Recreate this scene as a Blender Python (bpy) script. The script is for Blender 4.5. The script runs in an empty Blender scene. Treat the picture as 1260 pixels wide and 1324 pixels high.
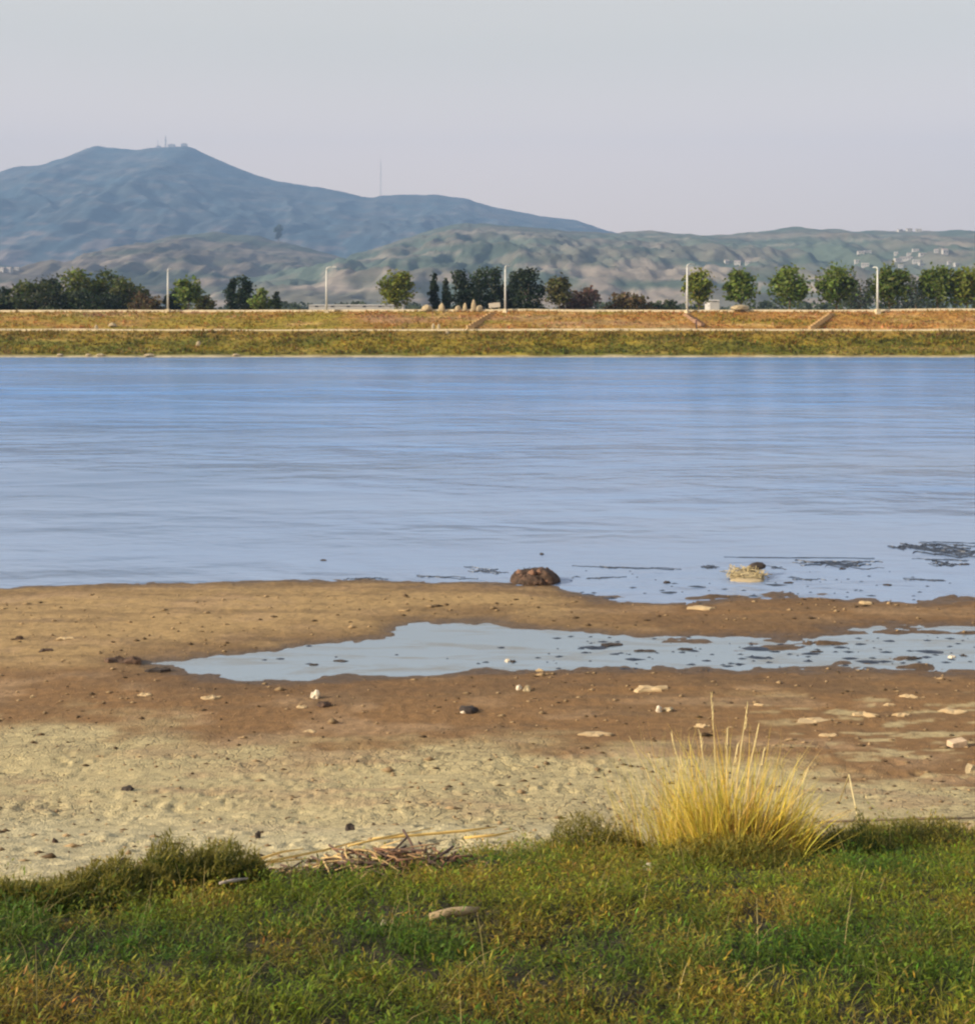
import bpy, math, random
import numpy as np
from mathutils import Vector, Matrix

random.seed(7)
rng = np.random.default_rng(11)
S = bpy.context.scene
COL = S.collection
R = math.radians

# ------------------------------------------------------------------ camera
F, HX, HY, EYE = 1500.0, 630.0, 412.0, 6.0      # focal length in photo pixels, principal column, horizon row, eye height
cam = bpy.data.cameras.new('camera')
cam.sensor_fit = 'HORIZONTAL'; cam.sensor_width = 36.0
cam.lens = F / 1260.0 * 36.0
cam.shift_y = -(662.0 - HY) / 1260.0
cam.clip_start = 0.1; cam.clip_end = 30000
co = bpy.data.objects.new('camera', cam); COL.objects.link(co)
co.location = (0, 0, EYE); co.rotation_euler = (R(90), 0, 0)
S.camera = co

# ------------------------------------------------------------------ sky and sun
SUN_EL, SUN_AZ = R(25), R(-108)                  # azimuth from +Y (view direction) towards +X
W = bpy.data.worlds.new('World'); S.world = W; W.use_nodes = True
nt = W.node_tree; bg = nt.nodes['Background']
sky = nt.nodes.new('ShaderNodeTexSky'); sky.sky_type = 'NISHITA'; sky.sun_disc = False
sky.sun_elevation = SUN_EL; sky.sun_rotation = SUN_AZ
sky.air_density = 1.0; sky.dust_density = 5.0; sky.ozone_density = 1.0
tcw = nt.nodes.new('ShaderNodeTexCoord'); spw = nt.nodes.new('ShaderNodeSeparateXYZ'); nt.links.new(tcw.outputs['Generated'], spw.inputs[0])
vl = nt.nodes.new('ShaderNodeMapRange'); nt.links.new(spw.outputs[2], vl.inputs[0])          # thin high veil, cut back above the view so the water reflects bluer sky
vl.inputs[1].default_value = 0.24; vl.inputs[2].default_value = 0.75; vl.inputs[3].default_value = 0.80; vl.inputs[4].default_value = 0.15
vm = nt.nodes.new('ShaderNodeMix'); vm.data_type = 'RGBA'; vh = nt.nodes.new('ShaderNodeMapRange'); nt.links.new(spw.outputs[2], vh.inputs[0]); vh.inputs[1].default_value = 0.13; vh.inputs[2].default_value = 0.24; vh.interpolation_type = 'SMOOTHSTEP'
vc = nt.nodes.new('ShaderNodeMix'); vc.data_type = 'RGBA'; vc.inputs[6].default_value = (7.6, 5.95, 4.85, 1); vc.inputs[7].default_value = (5.2, 4.6, 3.7, 1)   # the veil pales towards the horizon
nt.links.new(vh.outputs[0], vc.inputs[0]); nt.links.new(vc.outputs[2], vm.inputs[7])
nt.links.new(vl.outputs[0], vm.inputs[0]); nt.links.new(sky.outputs[0], vm.inputs[6]); nt.links.new(vm.outputs[2], bg.inputs[0]); bg.inputs[1].default_value = 0.15
sl = bpy.data.lights.new('sun', 'SUN'); sl.energy = 5.0; sl.angle = R(0.6); sl.color = (1.0, 0.86, 0.66)
so = bpy.data.objects.new('sun', sl); COL.objects.link(so)
sd = Vector((math.sin(SUN_AZ)*math.cos(SUN_EL), math.cos(SUN_AZ)*math.cos(SUN_EL), math.sin(SUN_EL)))
so.rotation_euler = sd.to_track_quat('Z', 'Y').to_euler()
so.location = (-60, -20, 60)
S.view_settings.view_transform = 'Standard'; S.view_settings.look = 'None'
S.view_settings.exposure = 0.55; S.view_settings.gamma = 1.0
S.view_settings.use_curve_mapping = False
S.render.engine = 'CYCLES'
S.cycles.pixel_filter_type = 'BLACKMAN_HARRIS'; S.cycles.filter_width = 2.3
HAZE_DENSITY, HAZE_COLOR = 1.55e-4, (0.29, 0.48, 0.82)

# ------------------------------------------------------------------ helpers
def P(px, py, d):
    return ((px-HX)/F*d, d, EYE-(py-HY)/F*d)

def vnoise(x, y, s=0):
    x = np.asarray(x, float); y = np.asarray(y, float)
    xi = np.floor(x); yi = np.floor(y); fx = x-xi; fy = y-yi
    fx = fx*fx*fx*(fx*(fx*6-15)+10); fy = fy*fy*fy*(fy*(fy*6-15)+10)
    def h(i, j):
        i = i.astype(np.int64); j = j.astype(np.int64)
        n = (i*374761393 + j*668265263 + int(s)*1442695041) & 0x7fffffff
        n = ((n ^ (n >> 13))*1274126177) & 0x7fffffff
        return ((n ^ (n >> 16)) & 0xffff)/32767.5-1.0
    a = h(xi, yi); b = h(xi+1, yi); c = h(xi, yi+1); d = h(xi+1, yi+1)
    return (a*(1-fx)+b*fx)*(1-fy)+(c*(1-fx)+d*fx)*fy

def fbm(x, y, o=4, s=0, g=0.5):
    t = 0; a = 1.0; n = 0
    for k in range(o):
        t = t+a*vnoise(x*2**k+k*17.3, y*2**k-k*9.1, s+k*13); n += a; a *= g
    return t/n

def sm(e0, e1, x):
    t = np.clip((x-e0)/(e1-e0), 0, 1); return t*t*(3-2*t)

def mesh_np(name, V, Fc, m, parent=None, col=None, smooth=True, attrs=None):
    V = np.asarray(V, np.float32).reshape(-1, 3); Fc = np.asarray(Fc, np.int32)
    me = bpy.data.meshes.new(name); k = Fc.shape[1]; n = len(Fc)
    me.vertices.add(len(V)); me.vertices.foreach_set('co', V.ravel())
    me.loops.add(n*k); me.loops.foreach_set('vertex_index', Fc.ravel())
    me.polygons.add(n)
    me.polygons.foreach_set('loop_start', np.arange(0, n*k, k, dtype=np.int32))
    me.polygons.foreach_set('loop_total', np.full(n, k, np.int32))
    if smooth: me.polygons.foreach_set('use_smooth', np.ones(n, bool))
    me.update(calc_edges=True)
    if col is not None:
        a = me.color_attributes.new('col', 'FLOAT_COLOR', 'POINT')
        c = np.ones((len(V), 4), np.float32); c[:, :3] = col; a.data.foreach_set('color', c.ravel())
    for an, av in (attrs or {}).items():
        a = me.attributes.new(an, 'FLOAT', 'POINT'); a.data.foreach_set('value', np.asarray(av, np.float32).ravel())
    if m: me.materials.append(m)
    o = bpy.data.objects.new(name, me); COL.objects.link(o)
    if parent: o.parent = parent
    return o

def gridfaces(r, c):
    i = (np.arange(r-1)[:, None]*c+np.arange(c-1)[None, :]).ravel()
    return np.stack([i, i+1, i+1+c, i+c], 1)

def tag(o, label=None, cat=None, group=None, kind=None):
    if label: o['label'] = label
    if cat: o['category'] = cat
    if group: o['group'] = group
    if kind: o['kind'] = kind
    return o

def empty(name, loc, label, cat, group=None, rz=0):
    o = bpy.data.objects.new(name, None); COL.objects.link(o); o.location = loc; o.rotation_euler = (0, 0, rz)
    o.empty_display_size = 0.2
    return tag(o, label, cat, group)

class MB:                                         # collects polygons for one mesh
    def __init__(s): s.v = []; s.f = []
    def box(s, c, d, rz=0, taper=1.0):
        n = len(s.v); cx, cy, cz = c; x, y, z = d[0]/2, d[1]/2, d[2]/2
        ca, sa = math.cos(rz), math.sin(rz)
        for k, q in ((-z, 1), (z, taper)):
            for a, b in ((-x, -y), (x, -y), (x, y), (-x, y)):
                a *= q; b *= q
                s.v.append((cx+a*ca-b*sa, cy+a*sa+b*ca, cz+k))
        for f in ((0, 3, 2, 1), (4, 5, 6, 7), (0, 1, 5, 4), (1, 2, 6, 5), (2, 3, 7, 6), (3, 0, 4, 7)):
            s.f.append(tuple(n+i for i in f))
        return s
    def tube(s, pts, rad, n=8, cap=True):
        pts = [Vector(p) for p in pts]; b = len(s.v)
        for i, p in enumerate(pts):
            t = (pts[min(i+1, len(pts)-1)]-pts[max(i-1, 0)]).normalized()
            u = t.cross(Vector((0.13, 0.97, 0.21))).normalized(); w = t.cross(u)
            r = rad[i] if hasattr(rad, '__len__') else rad
            for k in range(n):
                a = 2*math.pi*k/n; s.v.append(tuple(p+u*(r*math.cos(a))+w*(r*math.sin(a))))
        for i in range(len(pts)-1):
            for k in range(n):
                k2 = (k+1) % n
                s.f.append((b+i*n+k, b+i*n+k2, b+(i+1)*n+k2, b+(i+1)*n+k))
        if cap:
            s.f.append(tuple(b+k for k in reversed(range(n))))
            s.f.append(tuple(b+(len(pts)-1)*n+k for k in range(n)))
        return s
    def mesh(s, name, m, smooth=False):
        me = bpy.data.meshes.new(name); me.from_pydata(s.v, [], s.f); me.validate(); me.update()
        if smooth: me.polygons.foreach_set('use_smooth', [True]*len(me.polygons))
        if m: me.materials.append(m)
        return me
    def build(s, name, m, parent=None, smooth=False):
        o = bpy.data.objects.new(name, s.mesh(name, m, smooth)); COL.objects.link(o)
        if parent: o.parent = parent
        return o

# ------------------------------------------------------------------ materials
def newmat(name):
    m = bpy.data.materials.new(name); m.use_nodes = True
    return m, m.node_tree, m.node_tree.nodes['Principled BSDF']

def noise_node(t, scale, detail=4, stretch=(1, 1, 1), rough=0.55, src='pos', dist=0):
    n = t.nodes.new('ShaderNodeTexNoise'); n.inputs['Scale'].default_value = scale
    n.inputs['Detail'].default_value = detail; n.inputs['Roughness'].default_value = rough; n.inputs['Distortion'].default_value = dist
    mp = t.nodes.new('ShaderNodeMapping'); mp.inputs['Scale'].default_value = stretch
    if src == 'pos':
        g = t.nodes.new('ShaderNodeNewGeometry'); t.links.new(g.outputs['Position'], mp.inputs[0])
    else:
        g = t.nodes.new('ShaderNodeTexCoord'); t.links.new(g.outputs['Object'], mp.inputs[0])
    t.links.new(mp.outputs[0], n.inputs['Vector'])
    return n

def ramp(t, fac, stops):
    r = t.nodes.new('ShaderNodeValToRGB')
    while len(r.color_ramp.elements) < len(stops): r.color_ramp.elements.new(0.5)
    for e, (p, c) in zip(r.color_ramp.elements, stops):
        e.position = p; e.color = (*c, 1) if len(c) == 3 else c
    t.links.new(fac, r.inputs[0]); return r

def mixrgb(t, a, b, fac, mode='MIX'):
    m = t.nodes.new('ShaderNodeMix'); m.data_type = 'RGBA'; m.blend_type = mode
    for i, v in ((0, fac), (6, a), (7, b)):
        if hasattr(v, 'is_linked') or hasattr(v, 'links'): t.links.new(v, m.inputs[i])
        elif i == 0: m.inputs[0].default_value = v
        else: m.inputs[i].default_value = (*v, 1)
    return m.outputs[2]

def bump(t, p, h, strength, dist):
    b = t.nodes.new('ShaderNodeBump'); b.inputs['Strength'].default_value = strength; b.inputs['Distance'].default_value = dist
    t.links.new(h, b.inputs['Height']); t.links.new(b.outputs[0], p.inputs['Normal']); return b

def simple(name, c, rough=0.8, var=0.25, scale=6.0, bmp=0.3, bd=0.02, src='obj'):
    m, t, p = newmat(name); n = noise_node(t, scale, 5, src=src)
    lo = tuple(x*(1-var) for x in c); hi = tuple(min(1, x*(1+var)) for x in c)
    r = ramp(t, n.outputs[0], [(0.3, lo), (0.7, hi)]); t.links.new(r.outputs[0], p.inputs['Base Color'])
    p.inputs['Roughness'].default_value = rough
    if bmp: bump(t, p, n.outputs[0], bmp, bd)
    return m

def leafmat(name, trans=0.3, rough=0.6):         # colour comes from the per-leaf colour of the plant
    m, t, p = newmat(name)
    a = t.nodes.new('ShaderNodeAttribute'); a.attribute_name = 'col'
    t.links.new(a.outputs['Color'], p.inputs['Base Color']); p.inputs['Roughness'].default_value = rough
    p.inputs['Specular IOR Level'].default_value = 0.25
    tr = t.nodes.new('ShaderNodeBsdfTranslucent'); t.links.new(a.outputs['Color'], tr.inputs[0])
    mx = t.nodes.new('ShaderNodeMixShader'); mx.inputs[0].default_value = trans
    t.links.new(p.outputs[0], mx.inputs[1]); t.links.new(tr.outputs[0], mx.inputs[2])
    t.links.new(mx.outputs[0], t.nodes['Material Output'].inputs[0])
    return m

def soilmat(name, f1=9.0, f2=55.0, bd=0.02, spec=0.3, amp=0.3, wet=False, stretch=(1, 1, 1), bs=0.7):
    m, t, p = newmat(name)
    a = t.nodes.new('ShaderNodeAttribute'); a.attribute_name = 'col'
    n1 = noise_node(t, f1, 6, stretch, 0.65); n2 = noise_node(t, f2, 3, stretch)
    g1 = ramp(t, n1.outputs[0], [(0.3, (1-amp,)*3), (0.7, (1+amp*0.8,)*3)])
    g2 = ramp(t, n2.outputs[0], [(0.3, (1-amp*.6,)*3), (0.7, (1+amp*.5,)*3)])
    c = mixrgb(t, a.outputs['Color'], g1.outputs[0], 1.0, 'MULTIPLY'); c = mixrgb(t, c, g2.outputs[0], 1.0, 'MULTIPLY')
    t.links.new(c, p.inputs['Base Color']); p.inputs['Specular IOR Level'].default_value = spec
    if wet:
        w = t.nodes.new('ShaderNodeAttribute'); w.attribute_name = 'wet'
        mr = t.nodes.new('ShaderNodeMapRange'); mr.inputs[3].default_value = 0.92; mr.inputs[4].default_value = 0.42
        t.links.new(w.outputs['Fac'], mr.inputs[0]); t.links.new(mr.outputs[0], p.inputs['Roughness'])
    else: p.inputs['Roughness'].default_value = 0.92
    ad = t.nodes.new('ShaderNodeMath'); ad.operation = 'ADD'
    t.links.new(n1.outputs[0], ad.inputs[0]); t.links.new(n2.outputs[0], ad.inputs[1])
    bump(t, p, ad.outputs[0], bs, bd)
    return m

def watermat(name, body, ior, bumps, rough=0.06, shallow=None):
    m, t, p = newmat(name)
    nz = noise_node(t, 0.03, 3, (0.35, 1.6, 1))
    c = ramp(t, nz.outputs[0], [(0.35, tuple(x*0.80 for x in body)), (0.68, tuple(x*1.15 for x in body))])
    cs = c.outputs[0]
    if name == 'puddle_water':                    # films of stirred mud
        nm = noise_node(t, 0.9, 6, (0.55, 2.6, 1), .65, dist=.6); rm_ = ramp(t, nm.outputs[0], [(.50, (0, 0, 0)), (.66, (.75,)*3)]); cs = mixrgb(t, cs, (.13, .12, .09), rm_.outputs[0])
    if shallow:                                   # silty shallow water near the mud
        at = t.nodes.new('ShaderNodeAttribute'); at.attribute_name = 'silt'; cs = mixrgb(t, cs, shallow, at.outputs['Fac'])
    t.links.new(cs, p.inputs['Base Color'])
    p.inputs['IOR'].default_value = ior; p.inputs['Roughness'].default_value = rough
    prev = None
    gust = noise_node(t, 0.06, 2, (0.3, 1.2, 1)); gr = ramp(t, gust.outputs[0], [(0.40, (0.25,)*3), (0.60, (1.25,)*3)])
    for sc, st, strength, dist in bumps:
        n = noise_node(t, sc, 3, st, 0.5, dist=0.4)
        b = t.nodes.new('ShaderNodeBump'); b.inputs['Distance'].default_value = dist
        ms = t.nodes.new('ShaderNodeMath'); ms.operation = 'MULTIPLY'; ms.inputs[1].default_value = strength
        if shallow:
            ca = t.nodes.new('ShaderNodeMapRange'); ca.inputs[3].default_value = 1.0; ca.inputs[4].default_value = 0.35; t.links.new(at.outputs['Fac'], ca.inputs[0])
            cm = t.nodes.new('ShaderNodeMath'); cm.operation = 'MULTIPLY'; t.links.new(ca.outputs[0], cm.inputs[0]); t.links.new(gr.outputs[0], cm.inputs[1]); t.links.new(cm.outputs[0], ms.inputs[0])
        else: t.links.new(gr.outputs[0], ms.inputs[0])
        t.links.new(ms.outputs[0], b.inputs['Strength'])
        t.links.new(n.outputs[0], b.inputs['Height'])
        if prev: t.links.new(prev.outputs[0], b.inputs['Normal'])
        prev = b
    t.links.new(prev.outputs[0], p.inputs['Normal'])
    return m

M_mud = soilmat('mud', 7, 45, 0.035, 0.35, 0.32, wet=True)
M_levee = soilmat('levee_turf', 0.5, 2.5, 0.3, 0.2, 0.45, stretch=(0.6, 1, 1.4))
M_hill = soilmat('hillside', 0.006, 0.03, 14.0, 0.1, 0.3, stretch=(0.6, 0.6, 2.2), bs=0.35)
M_leaf = leafmat('leaf', 0.36); M_dry = leafmat('dry_grass_blade', 0.35, 0.7)
def add_cracks(m):                                # shrinkage cracks between plates of dried mud
    t = m.node_tree; p = t.nodes['Principled BSDF']; bp = [n for n in t.nodes if n.type == 'BUMP'][0]
    g = t.nodes.new('ShaderNodeNewGeometry'); nz = noise_node(t, 3.0, 3); mx = t.nodes.new('ShaderNodeVectorMath'); mx.operation = 'MULTIPLY_ADD'; mx.inputs[1].default_value = (.35, .35, .35)
    t.links.new(nz.outputs['Color'], mx.inputs[0]); t.links.new(g.outputs['Position'], mx.inputs[2])
    v = t.nodes.new('ShaderNodeTexVoronoi'); v.feature = 'DISTANCE_TO_EDGE'; v.inputs['Scale'].default_value = 5.5; t.links.new(mx.outputs[0], v.inputs['Vector'])
    mr = t.nodes.new('ShaderNodeMapRange'); mr.inputs[1].default_value = 0.0; mr.inputs[2].default_value = .07; mr.inputs[3].default_value = 1.0; mr.inputs[4].default_value = 0.0; t.links.new(v.outputs['Distance'], mr.inputs[0])
    at = t.nodes.new('ShaderNodeAttribute'); at.attribute_name = 'cracked'; ml = t.nodes.new('ShaderNodeMath'); ml.operation = 'MULTIPLY'; t.links.new(mr.outputs[0], ml.inputs[0]); t.links.new(at.outputs['Fac'], ml.inputs[1])
    src = bp.inputs['Height'].links[0].from_socket; sb = t.nodes.new('ShaderNodeMath'); sb.operation = 'SUBTRACT'; t.links.new(src, sb.inputs[0]); t.links.new(ml.outputs[0], sb.inputs[1]); t.links.new(sb.outputs[0], bp.inputs['Height'])
    cs = p.inputs['Base Color'].links[0].from_socket; k = t.nodes.new('ShaderNodeMath'); k.operation = 'MULTIPLY'; k.inputs[1].default_value = .45; t.links.new(ml.outputs[0], k.inputs[0]); t.links.new(mixrgb(t, cs, (.10, .07, .04), k.outputs[0]), p.inputs['Base Color'])
add_cracks(M_mud)
M_lake = watermat('lake_water', (0.085, 0.235, 0.53), 1.37,
                  [(0.16, (0.45, 1, 1), 1.0, 1.3), (0.7, (0.5, 1, 1), 1.0, 0.30), (2.4, (0.5, 1, 1), 0.8, 0.09), (7.0, (0.6, 1, 1), 0.5, 0.02)], 0.20, (0.20, 0.275, 0.41))
M_pud = watermat('puddle_water', (0.19, 0.25, 0.31), 1.9, [(2.0, (0.5, 1, 1), 0.12, 0.04)], 0.03)
M_conc = simple('pale_concrete', (0.52, 0.43, 0.27), 0.85, 0.15, 1.5)
M_asph = simple('asphalt', (0.055, 0.055, 0.055), 0.9, 0.2, 3, src='pos')
M_lamp = simple('white_lamp_paint', (0.52, 0.52, 0.47), 0.5, 0.06, 3, 0)
M_bark = simple('bark', (0.16, 0.12, 0.08), 0.95, 0.35, 9, 0.6)
M_mast = simple('grey_steel', (0.30, 0.30, 0.33), 0.6, 0.1, 0.1, 0)
M_white = simple('whitewash', (0.46, 0.44, 0.41), 0.8, 0.08, 0.3, 0)
M_roof = simple('grey_roof', (0.36, 0.30, 0.27), 0.85, 0.2, 0.6, 0)
M_dark = simple('window_dark', (0.04, 0.045, 0.05), 0.3, 0.1, 1, 0)

# ------------------------------------------------------------------ near ground: bank, mud flat, spit
PX = lambda pts: np.array([((px-HX)/F*(EYE*F/(py-HY)), EYE*F/(py-HY)) for px, py in pts])   # pixels measured on the water plane
SHORE = PX([(-1600, 768), (-400, 764), (0, 760), (100, 756), (250, 753), (400, 751), (470, 748), (520, 752), (600, 752), (660, 755), (720, 757),
            (745, 766), (800, 775), (850, 780), (905, 776), (960, 772), (1030, 768), (1100, 772), (1180, 778), (1260, 774), (1700, 770), (3000, 768)])
POOL = PX([(196, 857), (250, 853), (300, 850), (370, 838), (430, 832), (510, 823), (520, 808), (560, 805), (640, 803), (660, 812), (700, 816), (790, 820),
           (860, 823), (950, 827), (1060, 828), (1100, 817), (1160, 813), (1260, 807), (1700, 800), (2600, 796), (2600, 890), (1700, 882), (1260, 868), (1200, 866), (1060, 866),
           (900, 863), (760, 863), (640, 867), (560, 872), (460, 877), (380, 881), (330, 880), (270, 876), (230, 866)])

def segdist(x, y, pts, closed):
    n = len(pts); best = np.full(x.shape, 1e9)
    for i in range(n if closed else n-1):
        a = pts[i]; b = pts[(i+1) % n]; ab = b-a; L = max(1e-9, ab@ab)
        t = np.clip(((x-a[0])*ab[0]+(y-a[1])*ab[1])/L, 0, 1)
        best = np.minimum(best, np.hypot(x-a[0]-t*ab[0], y-a[1]-t*ab[1]))
    return best

def inside(x, y, pts):
    r = np.zeros(x.shape, bool); n = len(pts)
    for i in range(n):
        a = pts[i]; b = pts[(i+1) % n]
        if a[1] == b[1]: continue
        c = ((a[1] > y) != (b[1] > y)) & (x < (b[0]-a[0])*(y-a[1])/(b[1]-a[1])+a[0]); r ^= c
    return r

def rise(d):
    return np.interp(d, [-10, -5, 0, 2, 4.6, 7, 9, 11, 14, 16.5, 18.2, 19.6, 40], [4.6, 4.45, 4.2, 3.8, 3.2, 2.55, 1.86, 1.2, 0.5, 0.17, 0.04, 0.0, 0.0])

NR, NC = 540, 680
dr = np.concatenate([np.linspace(-9, 2, 24)[:-1], 2*np.exp(np.linspace(0, math.log(36/2), NR))])
NR = len(dr)
tt = np.linspace(-1, 1, NC); sc_ = 0.46*tt+0.9*np.sign(tt)*np.abs(tt)**7
wid = np.maximum(dr+6, 8.0)
XX = sc_[None, :]*wid[:, None]; DD = np.repeat(dr[:, None], NC, 1)
flat = sm(15.5, 19.2, DD)
sdl = np.where(DD > np.interp(XX, SHORE[:, 0], SHORE[:, 1]), -1, 1)*segdist(XX, DD, SHORE, False)
sdp = np.where(inside(XX, DD, POOL), -1, 1)*segdist(XX, DD, POOL, True)
sdist = np.minimum(sdl, sdp)
right = sm(1.0, 6.0, XX)
sdist = sdist+fbm(XX*0.9, DD*2.2, 4, 3)*(0.18+0.32*right)+fbm(XX*3, DD*8, 4, 5)*(0.10+.16*right)
zw = np.where(sdist > 0, 0.07*(1-np.exp(-sdist*1.3)), np.maximum(-0.5, 0.05*sdist))
zw = zw+fbm(XX*1.3, DD*2.4, 4, 9)*0.022*sm(-1.5, 0.6, sdist)+fbm(XX*5, DD*6, 3, 10)*0.010
isl = np.clip(fbm(XX*1.1+4, DD*4.2, 4, 21)-0.17, 0, 1)*0.17*right*sm(-1.4, -0.2, sdist)*(sdist < 0)
zw = zw+isl
ZZ = np.where(DD > 15.5, zw*flat, 0)+rise(DD)
und = fbm(XX*0.45, DD*0.6, 3, 31)*0.06*sm(18, 13, DD)+fbm(XX*2.2, DD*2.6, 4, 33)*0.022*sm(19.5, 15, DD)+np.abs(fbm(XX*6, DD*6, 3, 35))*0.012*sm(19.5, 14, DD)
ZZ = ZZ+und
cr = fbm(XX*1.7+3, DD*2.4, 3, 51); cm_ = sm(0.0, .3, fbm(XX*.8, DD*1.1, 3, 52))*sm(18, 15, DD)*sm(7, 8, DD)
ZZ = ZZ-.030*np.exp(-(cr/.022)**2)*cm_-.022*np.exp(-(fbm(XX*3.1, DD*4.4, 2, 53)/.03)**2)*cm_*sm(.1, .4, fbm(XX*2.2, DD*2.2, 2, 54))
# hoof and foot prints pressed into the drying mud
for k in range(1900):
    d0 = rng.uniform(8.2, 18.5); x0 = rng.uniform(-0.5, 0.5)*d0*1.0
    if vnoise(x0*0.5, d0*0.5, 77) < -0.15 and rng.random() < 0.8: continue
    r0 = rng.uniform(0.035, 0.085)*(1 if d0 < 14 else 1.3); dep = rng.uniform(0.006, 0.030)
    if d0 > 15: dep *= 0.5
    a, b = np.searchsorted(dr, (d0-3*r0, d0+3*r0)); j = np.searchsorted(XX[min(a, NR-1)], (x0-4*r0, x0+4*r0))
    sl_ = (slice(a, b+1), slice(max(j[0]-2, 0), j[1]+2))
    q = np.hypot((XX[sl_]-x0)/rng.uniform(0.8, 1.5), DD[sl_]-d0)/r0
    ZZ[sl_] += -dep*np.exp(-q**2*1.2)+dep*0.45*np.exp(-((q-1.5)/0.45)**2)

def gz(x, d):                                    # height of the near ground
    x = np.asarray(x, float); d = np.asarray(d, float)
    r = np.clip(np.searchsorted(dr, d)-1, 0, NR-2); f = np.clip((d-dr[r])/(dr[r+1]-dr[r]), 0, 1)
    w = np.maximum(d+6, 8.0); t = np.interp(x/w, sc_, np.arange(NC)); c = np.clip(t.astype(int), 0, NC-2); g = t-c
    return (ZZ[r, c]*(1-g)+ZZ[r, c+1]*g)*(1-f)+(ZZ[r+1, c]*(1-g)+ZZ[r+1, c+1]*g)*f

def hit(px, py, fn=gz, d0=3.0, d1=33.0, n=900):  # where the sight line of a pixel meets a surface
    ds = d0*np.exp(np.linspace(0, math.log(d1/d0), n)); xs = (px-HX)/F*ds; zl = EYE-(py-HY)/F*ds
    k = np.argmax(fn(xs, ds) >= zl)
    if k == 0: k = n-1
    return float(xs[k]), float(ds[k])

EDGE = [(-500, 1180), (-200, 1165), (0, 1158), (100, 1148), (180, 1134), (240, 1122), (310, 1128), (335, 1142), (400, 1136), (500, 1118), (640, 1104), (750, 1092),
        (820, 1098), (950, 1112), (1050, 1090), (1120, 1078), (1260, 1078), (1500, 1072), (1800, 1070)]
EW = np.array([hit(*e) for e in EDGE]); EW = EW[np.argsort(EW[:, 0])]
edge_d = lambda x: np.interp(x, EW[:, 0], EW[:, 1])

# soil colours by place
nb = fbm(XX*0.35, DD*0.5, 4, 41)*1.9+fbm(XX*1.6, DD*2.2, 3, 42)*0.9
TAN = np.array((0.33, 0.22, 0.095)); BRN = np.array((0.205, 0.113, 0.043)); KHK = np.array((0.44, 0.36, 0.185)); WET = np.array((0.085, 0.055, 0.03))
PINK = np.array((0.31, 0.205, 0.11)); SOIL = np.array((0.030, 0.026, 0.010))
c = np.empty(XX.shape+(3,)); c[:] = BRN
spitc = sm(19.6, 20.6, DD+nb*0.4)*sm(4.2, 1.2, XX+nb*0.5)
c = c*(1-spitc[..., None])+TAN*spitc[..., None]
kb = 15.0-XX*0.24+nb
k1 = sm(0.9, -0.9, DD-kb)[..., None]
c = c*(1-k1)+KHK*k1
pk = sm(0.10, 0.55, fbm(XX*0.9, DD*1.4, 4, 45))[..., None]
c = c*(1-0.55*pk)+PINK*1.15*0.55*pk
drk = (sm(0.0, 0.4, fbm(XX*0.5, DD*3.2, 4, 47)+.25*right*sm(20.5, 22, DD))*sm(14.5, 16.5, DD+nb*.5))[..., None]
c = c*(1-.5*drk)+np.array((0.135, 0.085, 0.040))*.5*drk
pale = (sm(0.16, 0.42, fbm(XX*1.7+9, DD*5.5, 4, 46))*sm(2.5, 5.5, XX)*sm(18.8, 17.5, DD))[..., None]
c = c*(1-0.75*pale)+KHK*1.05*0.75*pale
damp = (.62*sm(1.9, .1, sdist+.9*fbm(XX*.8, DD*2.5, 4, 49))*(DD > 15))[..., None]
c = c*(1-damp)+np.array((0.125, 0.070, 0.030))*damp
dry = (sm(11.8, 9.5, DD+XX*.2+nb*.5)*.8)[..., None]; c = c*(1-dry)+np.array((0.50, 0.43, 0.25))*dry
wet = np.clip(1-np.maximum(ZZ, 0)/0.035, 0, 1)*(DD > 16)
wet = np.maximum(wet, 0.9*sm(0.42+.25*right, 0.02, sdist+.22*fbm(XX*1.5, DD*4, 3, 48))*(DD > 16))
c = c*(1-wet[..., None]*0.85)+WET*wet[..., None]*0.85
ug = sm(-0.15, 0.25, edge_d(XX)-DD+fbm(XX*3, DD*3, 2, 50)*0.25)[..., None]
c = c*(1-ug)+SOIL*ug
V = np.stack([XX, DD, ZZ], -1).reshape(-1, 3)
o = mesh_np('mud_flat', V, gridfaces(NR, NC), M_mud, col=c.reshape(-1, 3), attrs={'wet': wet.reshape(-1), 'cracked': (np.maximum(k1, dry)[..., 0]*sm(-.25, .2, fbm(XX*.6, DD*.8, 3, 55))*sm(20, 17, DD)).reshape(-1)})
tag(o, 'brown and khaki mud flat sloping down to the water', kind='structure')

# ------------------------------------------------------------------ water
SPLIT = 23.8
ld = np.concatenate([np.arange(SPLIT, 46, 0.085), 46*np.exp(np.linspace(0, math.log(188/46), 60))[1:]])
lt = np.linspace(-1, 1, 420); ls = 0.5*lt+1.6*np.sign(lt)*np.abs(lt)**7
LX = ls[None, :]*(ld[:, None]+6); LD = np.repeat(ld[:, None], 420, 1)
LZ = fbm(LX*0.8, LD*2.2, 3, 61)*0.004*sm(60, 40, LD)
o = mesh_np('lake', np.stack([LX, LD, LZ], -1), gridfaces(len(ld), 420), M_lake, attrs={'silt': np.clip(1.08-(LD-SPLIT)/60+.22*fbm(LX*.05, LD*.12, 3, 66), 0, 1)})
tag(o, 'blue rippled lake water', kind='structure')
pd = np.linspace(17.5, SPLIT-0.01, 8); V = [(s*(d+6), d, 0.0) for d in pd for s in np.linspace(-2.1, 2.1, 12)]
tag(mesh_np('puddle', V, gridfaces(8, 12), M_pud), 'shallow pale puddle on the mud flat', kind='structure')

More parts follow.
